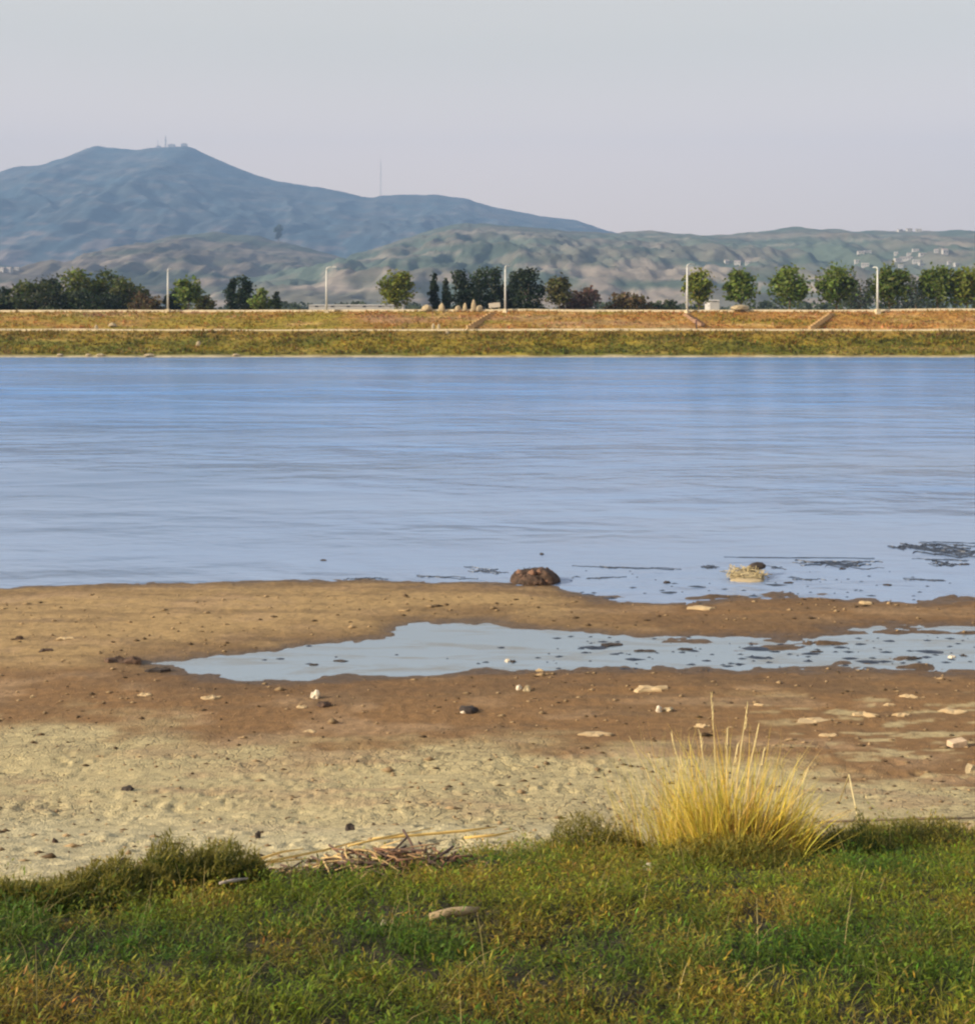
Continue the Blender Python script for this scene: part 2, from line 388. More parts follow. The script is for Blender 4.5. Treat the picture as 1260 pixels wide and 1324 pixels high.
# ------------------------------------------------------------------ far bank: shore strip, slopes, path, road
xs = np.linspace(-260, 260, 900)
def rowz(y, d): return EYE-(y-HY)/F*d
dw = 180.0+0*xs; dpth = 190.0-0.03*xs; drd = 203.0-0.085*xs
yroad = np.interp(xs, [-90, 90], [403.5, 401.5])
LROWS = []
def lrow(y, d, colr, amp):
    nz = fbm(xs*0.25, d*0.3+y*0.1, 4, 70)*amp
    LROWS.append((xs, d+nz, rowz(y, d)+nz*0.35, colr))
GRV = np.array((0.40, 0.34, 0.22)); OLV = np.array((0.25, 0.19, 0.024)); OLD = np.array((0.125, 0.120, 0.016)); RST = np.array((0.345, 0.182, 0.046)); YLW = np.array((0.34, 0.25, 0.06))
lrow(470, dw-3, GRV*.5, 0); lrow(464.5, dw-0.4, GRV, 0.5)
lrow(461, dw+0.9, GRV, 0.3)
for i in range(12):
    f = i/11.0; lrow(458.5-29.5*f, (dw+2.2)*(1-f)+(dpth-1)*f, None, 0.5)
nlow = len(LROWS)
lrow(427.6, dpth-0.3, OLV, 0.0)
mids = []
LL = np.array([[r[0], r[1], r[2]] for r in LROWS]).transpose(0, 2, 1)
cc = np.empty(LL.shape)
for i, r in enumerate(LROWS):
    if r[3] is not None: cc[i] = r[3]; continue
    f = (i-3)/11.0
    a = fbm(xs*0.12+i*0.05, np.full_like(xs, i*0.35), 4, 72); b = sm(-0.25, 0.35, a+0.5*(f-0.45))[:, None]
    q = OLD*(1-b)+OLV*b; y_ = sm(0.15, 0.5, fbm(xs*0.07, np.full_like(xs, i*0.8), 3, 74))[:, None]
    q = q*(1-y_)+YLW*0.8*y_
    top = sm(0.55, 1.0, f)*0.5; cc[i] = q*(1-top)+RST*0.7*top
tag(mesh_np('lower_bank', LL, gridfaces(len(LL), 900), M_levee, col=cc.reshape(-1, 3)), 'olive green grass slope above the far waterline', kind='structure')
# path with its pale edge
def strip_along(name, pts, m, label):            # pts: list of (dfun offset row, z row) arrays
    Vv = np.array([np.stack([xs, d, z], -1) for d, z in pts])
    return tag(mesh_np(name, Vv, gridfaces(len(pts), 900), m, smooth=False), label, kind='structure')
zp = rowz(427.6, dpth)+.14*fbm(xs*.06, xs*0, 3, 75)
strip_along('path_kerb', [(dpth-0.28, zp-0.1), (dpth-0.24, zp+0.20), (dpth+0.1, zp+0.23), (dpth+0.12, zp+0.16)], M_conc, 'pale concrete kerb of the path halfway up the far bank')
strip_along('path', [(dpth+0.1, zp+0.18), (dpth+3.0, zp+0.26)], M_conc, 'pale path halfway up the far bank')
UP = []; zr = rowz(yroad, drd)+.16*fbm(xs*.05, xs*0, 3, 76)
for i in range(12):
    f = i/11.0; d = (dpth+3.0)*(1-f)+(drd-0.2)*f; z = (zp+0.26)*(1-f)+(zr-0.05)*f
    nz = fbm(xs*0.25, d*0.3, 4, 78)*(0.5 if 0 < i < 11 else 0)
    UP.append(np.stack([xs, d+nz, z+0.5*nz+(0.25*math.sin(math.pi*f))], -1))
UP = np.array(UP); uc = np.empty(UP.shape)
for i in range(12):
    a = fbm(xs*0.1, np.full_like(xs, i*0.3), 4, 80); b = sm(-0.35, 0.4, a+0.45*sm(-60, 40, xs)-0.2)[:, None]
    q = OLV*(1-b)+RST*b
    y_ = sm(0.2, 0.55, fbm(xs*0.13+7, np.full_like(xs, i*0.45), 4, 82))[:, None]; q = q*(1-y_)+np.array((0.42, 0.27, 0.10))*y_
    pnk = sm(0.15, 0.5, fbm(xs*0.06, np.full_like(xs, i*0.2), 3, 84))[:, None]; q = q*(1-.6*pnk)+np.array((0.33, 0.19, 0.11))*.6*pnk
    uc[i] = q
tag(mesh_np('upper_bank', UP, gridfaces(12, 900), M_levee, col=uc.reshape(-1, 3)), 'rust coloured dry grass slope below the road', kind='structure')
strip_along('road_kerb', [(drd-0.24, zr-0.12), (drd-0.2, zr+0.30), (drd+0.15, zr+0.32), (drd+0.17, zr-0.02)], M_conc, 'pale concrete edge wall of the road on the far bank')
strip_along('road', [(drd+0.16, zr), (drd+7.5, zr+0.04)], M_asph, 'asphalt road along the top of the far bank')
strip_along('road_verge', [(drd+7.5, zr+0.03), (drd+12, zr-0.9), (drd+60, zr*0+6.6)], simple('verge', (0.12, 0.10, 0.04), 0.95, 0.4, 0.5, src='pos'), 'grass verge behind the road')
V = [(x, y, 6.4-0.00002*y) for y in (215, 700, 2000, 9000) for x in np.linspace(-9000, 9000, 19)]
tag(mesh_np('plain', V, gridfaces(4, 19), simple('plain_field', (0.12, 0.11, 0.05), 0.95, 0.4, 0.02, src='pos')), 'flat fields beyond the far bank', kind='structure')
rg = np.linspace(-300, 300, 5)

def levee_z(px, y):                              # point on the far bank seen at a pixel (bank is a function of the row)
    x0 = (px-HX)/F*195
    for _ in range(4):
        ys = [461, 427.6, float(np.interp(x0, xs, yroad))]; dsx = [181.0, 190-0.03*x0, 203-0.085*x0]
        d = float(np.interp(-y, [-v for v in ys], dsx)); x0 = (px-HX)/F*d
    return P(px, y, d)

def blades(base, az, L, Wd, lean, curl, prof, twist=None):
    N = len(base); K = len(prof); pos = base.copy(); dirh = np.stack([np.cos(az), np.sin(az), 0*az], 1)
    tw = az+np.pi/2 if twist is None else az+np.pi/2+twist
    side = np.stack([np.cos(tw), np.sin(tw), 0*az], 1); out = np.empty((N, K*2, 3))
    for k in range(K):
        if k:
            th = lean+curl*(k-0.5)/(K-1); st = (L/(K-1))[:, None]
            pos = pos+st*(np.sin(th)[:, None]*dirh+np.cos(th)[:, None]*np.array((0, 0, 1.0)))
        w = (Wd*prof[k]*0.5)[:, None]; out[:, 2*k] = pos-side*w; out[:, 2*k+1] = pos+side*w
    f = np.array([[2*k, 2*k+1, 2*k+3, 2*k+2] for k in range(K-1)])
    F_ = (np.arange(N)[:, None, None]*(K*2)+f[None]).reshape(-1, 4)
    return out.reshape(-1, 3), F_, K*2

# tufts that roughen the two slopes
def slope_tufts(name, rows, cols_, n, h, label):
    ri = rng.uniform(0.05, len(rows)-1.05, n); ci = rng.integers(120, 780, n); a = ri.astype(int); f = (ri-a)[:, None]
    b = rows[a, ci]*(1-f)+rows[a+1, ci]*f; b[:, 0] += rng.uniform(-.3, .3, n)
    colr = cols_[a, ci]*(0.75+0.6*rng.random((n, 1)))*(1+0.15*rng.standard_normal((n, 3)))
    b = np.repeat(b, 3, 0)+rng.normal(0, 0.12, (3*n, 3))*np.array((1, 1, 0)); colr = np.repeat(colr, 3, 0); N = len(b)
    keep = fbm(b[:, 0]*0.25, b[:, 2]*0.9, 3, 88); hh = h*(0.5+0.8*np.clip(keep+0.35, 0, 1))*rng.uniform(.6, 1.2, N)
    v, fc, k = blades(b, rng.uniform(0, 6.28, N), hh, 0.20*rng.uniform(.6, 1.4, N), rng.uniform(0, .7, N), rng.uniform(0, .8, N), (1, .8, .15))
    return tag(mesh_np(name, v, fc, M_leaf, col=np.clip(np.repeat(colr, k, 0), .01, 1)), label, 'grass', kind='stuff')
slope_tufts('bank_grass', LL[3:nlow], cc[3:nlow], 16000, 0.5, 'olive grass tufts growing on the lower slope of the far bank')
slope_tufts('bank_dry_grass', UP, uc, 11000, 0.38, 'rust and straw coloured dry tufts on the upper slope of the far bank')

def kerb_tufts(dl, zl, n, sd, colr, label):
    ci = rng.integers(120, 780, n); k = fbm(xs[ci]*.3, xs[ci]*0, 3, sd) > -.02; ci = ci[k]; n = len(ci)
    b = np.stack([xs[ci]+rng.uniform(-.3, .3, n), dl[ci]-rng.uniform(.05, .5, n), zl[ci]-.1], 1)
    v, f, kk = blades(b, rng.uniform(0, 6.28, n), rng.uniform(.2, .6, n), rng.uniform(.08, .22, n), rng.uniform(0, .6, n), rng.uniform(0, .8, n), (1, .8, .15))
    tag(mesh_np('kerb_grass', v, f, M_leaf, col=np.repeat(np.array(colr)*rng.uniform(.6, 1.4, (n, 1)), kk, 0)), label, 'grass', kind='stuff')
kerb_tufts(dpth-.28, zp, 1900, 89, (.22, .16, .035), 'grass overgrowing the kerb of the middle path in places')
kerb_tufts(drd-.24, zr, 1500, 90, (.26, .17, .04), 'dry grass overgrowing the road edge in places')
# ------------------------------------------------------------------ hills
def hill(name, crest, D0, D1, cols_, label, spur, seed, foot=6.2, nx=460, nr=130, back=500, wl=260.0, power=1.0):
    crest = np.array(crest, float); px = np.linspace(crest[0, 0], crest[-1, 0], nx); cy = np.interp(px, crest[:, 0], crest[:, 1])
    ker = np.hanning(9); ker /= ker.sum(); cy = np.convolve(np.pad(cy, 4, mode='edge'), ker, 'valid')
    cx = (px-HX)/F*D1; cz = EYE+(HY-cy)/F*D1+fbm(cx/60, cx*0, 4, seed+5)*6
    t = np.concatenate([np.linspace(0, 1, nr), [1.06, 1.2, 1.5]])
    X = np.repeat(cx[None], len(t), 0); T = np.repeat(t[:, None], nx, 1); D = D0+(D1-D0)*T
    prof = np.where(T <= 1, T**power, np.maximum(0, 1-(T-1)*1.7))
    warp = fbm(X/700, D/700, 3, seed)*wl*0.45
    rid = 1-np.abs(fbm((X+warp)/wl, D/(wl*2.6), 4, seed+1)); rid2 = 1-np.abs(fbm((X-warp)/(wl*0.37), D/wl, 4, seed+2))
    rid3 = 1-np.abs(fbm((X+warp*.6)/(wl*0.13), D/(wl*.55), 3, seed+3))
    env = np.clip(np.sin(np.pi*np.clip(T, 0, 1)**0.8), 0, 1)
    Z = foot+(cz[None]-foot)*prof+spur*env*((rid-0.75)*1.6+(rid2-0.75)*0.8+(rid3-.75)*.3)*np.clip((cz[None]-foot)/250, 0.25, 1.3)
    Z = np.where(T < 0.02, 5.0, Z)
    lim = EYE+(HY-cy[None]-0)/F*D           # slopes stay under their own skyline
    Z = np.where(T < 0.999, np.minimum(Z, lim-0.3-4*(1-T)), Z)
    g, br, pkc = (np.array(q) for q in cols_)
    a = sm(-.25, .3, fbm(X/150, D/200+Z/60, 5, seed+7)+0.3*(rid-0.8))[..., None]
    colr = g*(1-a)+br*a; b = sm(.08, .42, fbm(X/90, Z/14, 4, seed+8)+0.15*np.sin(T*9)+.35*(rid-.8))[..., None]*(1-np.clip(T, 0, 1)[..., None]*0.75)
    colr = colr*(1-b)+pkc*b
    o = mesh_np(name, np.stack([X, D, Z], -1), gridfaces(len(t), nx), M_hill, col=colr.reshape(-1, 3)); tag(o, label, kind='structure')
    Zg = Z[:nr]
    def fn(x, d):
        r = np.clip((d-D0)/(D1-D0)*(nr-1), 0, nr-1.001); ci = np.interp(x, cx, np.arange(nx)); ci = np.clip(ci, 0, nx-1.001)
        a_, c_ = r.astype(int), ci.astype(int); f, h = r-a_, ci-c_
        return (Zg[a_, c_]*(1-h)+Zg[a_, c_+1]*h)*(1-f)+(Zg[a_+1, c_]*(1-h)+Zg[a_+1, c_+1]*h)*f
    return fn
main_crest = [(-500, 300), (-300, 262), (-100, 240), (0, 222), (20, 215), (55, 213), (90, 201), (120, 188), (175, 194), (205, 190), (245, 189), (300, 215), (355, 234), (420, 243), (480, 256),
              (500, 252), (560, 251), (600, 256), (640, 268), (700, 279), (745, 285), (780, 297), (850, 312), (1000, 330), (1200, 345)]
f_main = hill('mountain', main_crest, 3800, 6600, [(0.055, 0.088, 0.115), (0.075, 0.095, 0.11), (0.21, 0.17, 0.155)], 'blue hazy mountain with a flat double summit', 80, 101, wl=760, nr=150, nx=560)  # part of the distance haze is put into these bluish slope colours
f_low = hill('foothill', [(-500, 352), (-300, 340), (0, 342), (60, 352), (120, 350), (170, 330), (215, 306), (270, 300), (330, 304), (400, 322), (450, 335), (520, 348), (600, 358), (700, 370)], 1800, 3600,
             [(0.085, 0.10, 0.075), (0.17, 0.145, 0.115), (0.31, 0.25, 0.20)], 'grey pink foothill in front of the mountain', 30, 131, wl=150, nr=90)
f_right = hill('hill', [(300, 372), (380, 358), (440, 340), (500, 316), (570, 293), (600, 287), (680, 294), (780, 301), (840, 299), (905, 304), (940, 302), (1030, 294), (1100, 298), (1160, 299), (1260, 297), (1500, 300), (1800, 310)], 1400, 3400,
             [(0.095, 0.125, 0.098), (0.155, 0.15, 0.12), (0.31, 0.26, 0.215)], 'grey green hill running to the right edge', 38, 161, wl=170, nr=110, nx=560)

# ------------------------------------------------------------------ trees
def crown_cards(lobes, n, size, colr, cvar=0.3):
    vol = np.array([l[3]*l[4]*l[5] for l in lobes])**0.67; pick = rng.choice(len(lobes), n, p=vol/vol.sum()); Lb = np.array(lobes)[pick]
    u = rng.normal(size=(n, 3)); u /= np.linalg.norm(u, axis=1)[:, None]
    rad = rng.random(n)[:, None]**0.38*(0.9+0.22*rng.standard_normal((n, 1)).clip(-1, 1.4))
    c = Lb[:, :3]+u*Lb[:, 3:6]*rad
    q = rng.normal(size=(n, 3))+u*0.8; q /= np.linalg.norm(q, axis=1)[:, None]
    a = np.cross(q, rng.normal(size=(n, 3))); a /= np.linalg.norm(a, axis=1)[:, None]; b = np.cross(q, a)
    s = (size*rng.uniform(.55, 1.35, n))[:, None]
    v = np.stack([c-a*s*.5, c+b*s*.32+a*s*.06, c+a*s*.5, c-b*s*.32-a*s*.06], 1).reshape(-1, 3)
    f = np.arange(4*n).reshape(-1, 4)
    lob = rng.uniform(1-cvar, 1+cvar, len(lobes))[pick][:, None]
    cl = np.array(colr)*lob*rng.uniform(.7, 1.35, (n, 1))*(1+0.1*rng.standard_normal((n, 3)))
    return v, f, np.repeat(np.clip(cl, .004, 1), 4, 0)

def tree(px, ytop, wpx, D, colr, label, style='round', ybase=404, name='tree', cat='tree', n=620, clear=0.15, group='trees behind the far road'):
    gzb = 6.5; x = (px-HX)/F*D; top = EYE+(HY-ytop)/F*D; H = top-gzb; w = wpx/F*D
    root = empty(name, (x, D, gzb), label, cat, group)
    lobes = []
    if style == 'round':
        cb = H*clear; lobes.append((0, 0, cb+(H-cb)*.5, w*.46, w*.46, (H-cb)*.47))
        for k in range(9):
            a = rng.uniform(0, 6.28); zz = rng.uniform(.22, .86); rr = w*.30*math.sin(math.pi*min(max(zz, .15), .9))
            r = w*rng.uniform(.13, .22); lobes.append((rr*math.cos(a), rr*math.sin(a), cb+(H-cb)*zz, r, r, r*.9))
    elif style == 'poplar':
        for k in range(7):
            zz = (k+.4)/7; r = w*.5*(0.55+0.45*math.sin(math.pi*min(.95, zz+.12))); lobes.append((rng.normal(0, w*.07), rng.normal(0, w*.07), H*(.06+.9*zz), r*.85, r*.85, H*.12))
    else:                                         # broad: wide crown down to the ground
        for k in range(14):
            a = rng.uniform(0, 6.28); rr = w*.36*math.sqrt(rng.random()); zz = rng.uniform(.12, .84)*(1-0.6*(rr/(w*.5))**2)
            r = w*rng.uniform(.13, .22); lobes.append((rr*math.cos(a), rr*math.sin(a), H*zz, r, r, min(r, H*.2)))
        lobes.append((0, 0, H*.4, w*.36, w*.36, H*.4))
    v, f, cl = crown_cards(lobes, int(n*3.2), 0.6 if style != 'poplar' else .52, colr)
    v[:, 2] *= H/np.percentile(v[:, 2], 99.3); v[:, 0] *= w*.5/np.percentile(np.abs(v[:, 0]), 97); v[:, 1] *= w*.5/np.percentile(np.abs(v[:, 1]), 97)
    mesh_np('crown', v, f, M_leaf, root, col=cl, smooth=False)
    tr = MB(); r = max(.07, w*.03); bx = rng.normal(0, .15)
    tr.tube([(0, 0, -.6), (bx*.3, 0, H*.2), (bx, .05, H*.5), (bx*.7, 0, H*.8)], [r*1.5, r, r*.7, r*.25], 7)
    t_ = tr.build('trunk', M_bark, root, True)
    lm = MB()
    for k in range(5):
        a = rng.uniform(0, 6.28); z0 = H*rng.uniform(.18, .5); L = w*.34
        lm.tube([(bx*.4, 0, z0), (L*.5*math.cos(a), L*.5*math.sin(a), z0+H*.1), (L*math.cos(a), L*math.sin(a), z0+H*.22)], [r*.6, r*.4, r*.15], 5)
    lm.build('limb', M_bark, t_, True)
    return root

DK = (0.026, 0.040, 0.016); GN = (0.120, 0.160, 0.028); OL = (0.085, 0.080, 0.022); BR = (0.11, 0.08, 0.035); YG = (0.155, 0.175, 0.024); RB = (0.13, 0.085, 0.06)
TREES = [
 (-60, 362, 80, 236, OL, 'olive tree cut off by the left edge of the photo', 'broad', 500), (2, 372, 34, 226, DK, 'small dark green bush at the left edge below the white hillside houses', 'broad', 380),
 (32, 364, 62, 232, (.07, .085, .022), 'olive brown bushy tree second in the left clump', 'broad', 520), (66, 357, 44, 240, DK, 'dark round headed tree rising in the left clump', 'round', 520),
 (60, 376, 76, 224, (0.04, 0.052, 0.018), 'low dark bush in front of the round headed tree of the left clump', 'broad', 520),
 (103, 349, 56, 236, (.11, .13, .022), 'tall yellow green tree in the middle of the left clump', 'broad', 700), (138, 350, 66, 240, (.075, .095, .020), 'broad green tree forming the top right of the left clump', 'broad', 750),
 (120, 376, 80, 224, DK, 'low wide dark bush at the foot of the left clump', 'broad', 640), (166, 362, 52, 234, (.07, .08, .022), 'sloping olive tree at the right end of the left clump', 'broad', 520),
 (188, 380, 40, 222, BR, 'low straw brown bush left of the first lamp post', 'broad', 420), (226, 376, 26, 236, DK, 'small dark tree just right of the first lamp post', 'broad', 340),
 (243, 360, 32, 228, GN, 'slender green tree right of the first lamp post', 'round', 480), (264, 382, 24, 234, OL, 'tiny olive bush right of the slender green tree', 'broad', 240),
 (300, 361, 17, 234, DK, 'narrow dark poplar left of its taller partner', 'poplar', 320), (317, 358, 24, 230, DK, 'taller dark poplar of the close pair', 'poplar', 440), (337, 374, 26, 228, GN, 'small green bush leaning on the poplar pair', 'broad', 300),
 (358, 377, 12, 226, DK, 'tiny dark cypress right of the poplar pair', 'poplar', 160),
 (513, 352, 40, 222, YG, 'round bright green tree standing alone left of the conifers', 'round', 760),
 (561, 353, 13, 226, DK, 'thin dark cypress nearest the lone round tree', 'poplar', 260), (577, 361, 12, 224, DK, 'short thin dark cypress beside the conifer block', 'poplar', 220),
 (599, 350, 35, 230, DK, 'dark conifer at the left end of the dense block', 'poplar', 520), (619, 348, 38, 236, (0.032, 0.050, 0.018), 'tall dark conifer left of centre in the dense block', 'poplar', 560),
 (640, 347, 28, 230, DK, 'pointed dark conifer left of the centre lamp post', 'poplar', 460), (664, 352, 30, 236, DK, 'dark conifer just right of the centre lamp post', 'poplar', 440),
 (684, 348, 42, 228, (0.024, 0.038, 0.014), 'broad dark conifer at the right end of the dense block', 'poplar', 620),
 (722, 358, 28, 226, OL, 'olive brown tree right of the dense conifer block', 'round', 460), (752, 372, 44, 232, RB, 'reddish brown bare bush right of the olive brown tree', 'broad', 420),
 (812, 378, 56, 236, BR, 'wide low brown bush between the conifers and the fourth lamp', 'broad', 460), (856, 388, 40, 240, (0.05, 0.065, 0.03), 'low dark green scrub left of the fourth lamp', 'broad', 320),
 (903, 350, 33, 216, YG, 'small round green tree touching the fourth lamp post', 'round', 620), (958, 350, 37, 214, GN, 'round green tree second in the right hand row', 'round', 680),
 (1020, 345, 44, 212, GN, 'round green tree third in the right hand row', 'round', 800), (1081, 344, 45, 211, GN, 'tall square headed green tree left of the fifth lamp', 'round', 820),
 (1112, 360, 36, 300, (0.08, 0.095, 0.06), 'hazy dark tree between the fifth lamp and the square headed tree', 'broad', 420), (1150, 345, 42, 210, GN, 'green tree directly behind the fifth lamp', 'round', 760),
 (1184, 358, 40, 300, (0.07, 0.085, 0.06), 'dark tree in the gap right of the fifth lamp', 'broad', 420), (1212, 346, 40, 209, GN, 'green tree before the last in the right hand row', 'round', 760), (1250, 347, 42, 208, YG, 'green tree at the right edge of the photo', 'round', 760),
 (1300, 346, 44, 207, GN, 'green tree cut off beyond the right edge', 'round', 600),
]
for (px, yt, w, D, cl, lab, st, n) in TREES:
    isb = 'bush' in lab or 'scrub' in lab
    tree(px, yt, w, D, cl, lab, st, n=n, name='bush' if isb else ('conifer_tree' if st == 'poplar' else 'tree'), cat='bush' if isb else 'tree')

def wood(name, pts, n, size, colr, label):       # far belts that read as one mass
    pts = np.array(pts); i = rng.integers(0, len(pts)-1, n); f = rng.random(n)[:, None]; b = pts[i]*(1-f)+pts[i+1]*f
    hgt = (0.55+0.45*fbm(b[:, 0]/14, b[:, 1]/40, 3, 91))*b[:, 3]
    c = b[:, :3].copy(); c[:, 2] += hgt*rng.random(n)**.7; c[:, 1] += rng.normal(0, 8, n)
    q = rng.normal(size=(n, 3)); q /= np.linalg.norm(q, axis=1)[:, None]; a = np.cross(q, rng.normal(size=(n, 3))); a /= np.linalg.norm(a, axis=1)[:, None]; bb = np.cross(q, a)
    s = (size*rng.uniform(.5, 1.4, n))[:, None]; v = np.stack([c-a*s*.5, c+bb*s*.35, c+a*s*.5, c-bb*s*.35], 1).reshape(-1, 3)
    cl = np.array(colr)*(1+.35*fbm(b[:, 0]/9, b[:, 0]*0, 2, 92))[:, None]*rng.uniform(.7, 1.3, (n, 1))
    return tag(mesh_np(name, v, np.arange(4*n).reshape(-1, 4), M_leaf, col=np.repeat(np.clip(cl, .005, 1), 4, 0), smooth=False), label, 'wood', kind='stuff')
wood('far_wood', [(-330, 520, 6, 7), (-120, 480, 6, 9.5), (-60, 460, 6, 10), (40, 480, 6, 8.5), (110, 460, 6, 10), (190, 430, 6, 16), (320, 420, 6, 14)], 9000, 2.0, (0.055, 0.075, 0.045), 'dark wooded belt on the plain behind the road trees')
wood('plain_scrub', [(-700, 950, 6, 14), (-200, 900, 6, 15), (100, 850, 6, 13), (600, 900, 6, 16)], 7000, 3.6, (0.05, 0.065, 0.03), 'hazy scrub along the foot of the hills')

# ------------------------------------------------------------------ street lamps
def lamp(px, ytop, ybase, rz, arm, label):
    x0 = (px-HX)/F*200; D = float(203-0.085*x0)-0.9; x = (px-HX)/F*D; zb = EYE+(HY-ybase)/F*D; H = (ybase-ytop)/F*D
    root = empty('street_lamp', (x, D, zb), label, 'street lamp', 'street lamps along the far road', rz)
    MB().box((0, 0, .15), (.85, .85, .9), taper=.8).build('plinth', M_conc, root)
    MB().tube([(0, 0, .5), (0, 0, H*.5), (0, 0, H-.55)], [.19, .16, .13], 10).build('pole', M_lamp, root, True)
    pts = [(0, 0, H-.55), (arm*.06, 0, H-.28), (arm*.25, 0, H-.1), (arm*.55, 0, H-.02), (arm, 0, H)]
    am = MB().tube(pts, [.13, .12, .11, .1, .09], 8).build('arm', M_lamp, root, True)
    MB().box((arm+.35, 0, H), (.8, .3, .14), taper=.8).build('lamp_head', M_lamp, am)
    return root
lamp(217, 347, 404, R(80), .7, 'white street lamp standing in the left part beside the slender green tree')
lamp(422, 345, 405, 0, 1.0, 'white street lamp with its curved arm reaching right before open hillside')
lamp(653, 343, 404, R(60), .8, 'white street lamp in front of the dark conifer block')
lamp(888, 341, 406, R(35), .9, 'white street lamp touching the small round green tree')
lamp(1134, 345, 404, R(100), .7, 'white street lamp in front of the green tree at right')

# ------------------------------------------------------------------ rocks and other small solids
def rock(name, loc, dims, m, label=None, cat=None, group=None, parent=None, seed=0, rough=.28, sub=3, flatbase=True):
    import bmesh
    bm = bmesh.new(); bmesh.ops.create_icosphere(bm, subdivisions=sub, radius=1.0)
    for v in bm.verts:
        p = v.co; s1 = float(fbm(np.array(p.x*1.3+seed*3.1+p.z), np.array(p.y*1.3-p.z*.8+seed), 3, seed)); s2 = float(vnoise(np.array(p.x*4+p.z*2), np.array(p.y*4-p.z*3), seed+9))
        v.co = p*(1+rough*s1+rough*.3*s2)
        if flatbase and v.co.z < -.35: v.co.z = -.35
    for v in bm.verts: v.co = Vector((v.co.x*dims[0]/2, v.co.y*dims[1]/2, (v.co.z+.2)*dims[2]/1.2))
    me = bpy.data.meshes.new(name); bm.to_mesh(me); bm.free(); me.materials.append(m)
    me.polygons.foreach_set('use_smooth', [sub > 2]*len(me.polygons))
    o = bpy.data.objects.new(name, me); COL.objects.link(o); o.location = loc
    if parent: o.parent = parent
    return tag(o, label, cat, group)

M_stone = simple('pale_stone', (0.34, 0.27, 0.16), .9, .2, 3, .5, .05); M_rub = simple('cream_scrap', (0.44, 0.32, 0.17), .8, .12, 5, .3)
M_wht = simple('white_plastic', (0.56, 0.48, 0.36), .45, .06, 4, 0); M_drk = simple('dark_rag', (0.035, 0.025, 0.02), .9, .3, 9, .4)
M_mound = simple('rooty_mud', (0.060, 0.033, 0.019), .85, .75, 7, 1.0, .06)
def far_rock(px, py, wpx, hpx, label, cat='stone', group=None, m=None, seed=0):
    p = levee_z(px, py); s = p[1]/F; return rock('stone', (p[0], p[1]-.2, p[2]-.05), (wpx*s, wpx*s*.8, hpx*s), m or M_stone, label, cat, group, seed=seed, sub=2)
for i, (px, py, w, h, lab) in enumerate([
    (78, 459.5, 9, 3, 'pale stone at the waterline below the left clump of trees'), (115, 459.5, 8, 3, 'pale stone just right of another at the far left waterline'), (130, 459.5, 10, 3, 'flat pale stone at the waterline, right of two others'),
    (193, 459.5, 14, 3, 'largest pale stone at the far waterline, below the first lamp'), (305, 459.5, 10, 3, 'small pale stone at the far waterline between first and second lamp'),
    (552, 400.5, 14, 7, 'greyish boulder on the road edge right of the lone round tree'), (571, 401, 8, 9, 'pointed greyish boulder under the thin cypresses'),
    (592, 401, 9, 7, 'cream boulder at the left of the row under the conifers'), (601, 401, 6, 9, 'upright cream boulder second in the row under the conifers'),
    (612, 400.5, 7, 13, 'tallest cream boulder in the row under the conifers'), (619, 401, 9, 7, 'cream boulder at the right of the row under the conifers'),
    (146, 421, 11, 4, 'flat cream slab on the bank just above the path at left'), (125, 426, 5, 7, 'small pinkish stone on the path edge at left'),
    (560, 425, 5, 8, 'cream stone on the path edge below the thin cypresses'), (567, 425, 5, 7, 'cream stone right beside another on the path edge'), (578, 432, 6, 6, 'pale stone on the grass just below the path'), (257, 446, 7, 6, 'pale yellowish stone amid the lower grass slope at left'),
    (956, 399, 24, 6, 'long pale boulder on the road edge below the second round tree')]):
    far_rock(px, py, w, h, lab, seed=i+3)
p = levee_z(640, 402); s = p[1]/F                 # cream panel at the top of the steps
b = empty('notice_panel', (p[0], p[1]+.4, p[2]), 'cream white panel tilted on short posts at the head of the ramp', 'panel', rz=R(8))
pn = MB().box((0, 0, 1.05), (2.0, .12, .85)).build('board', M_wht, b); pn.rotation_euler = (R(-12), R(-6), 0)
for sx in (-.7, .7): MB().box((sx, .1, .3), (.12, .12, 1.0)).build('post', M_conc, b)
# earth ramps that slant up the upper slope
def ramp_steps(pts, wd, m, label):
    q = [levee_z(*a) for a in pts]; a, e = Vector(q[0]), Vector(q[-1]); root = empty('step_flight', a, label, 'steps')
    n = 9
    for k in range(n):
        p_ = a.lerp(e, (k+.5)/n)-a; MB().box((p_.x, p_.y-.25, p_.z+.02), (wd, .8, abs(e.z-a.z)/n+.32), rz=math.atan2(e.y-a.y, e.x-a.x)*.3).build('step', m, root)
    return root
M_rmp = simple('earth_step', (0.33, 0.21, 0.09), .9, .3, 1.5)
ramp_steps([(606, 424), (638, 405)], 1.2, M_rmp, 'tan flight of steps slanting up to the cream panel')
ramp_steps([(1047, 425), (1074, 406)], .9, M_rmp, 'tan flight of steps slanting up the right part of the bank')
ramp_steps([(907, 420), (886, 407)], .8, simple('pink_step', (0.26, 0.155, 0.09), .9, .3, 1.5), 'pinkish steps slanting down from the fourth lamp')

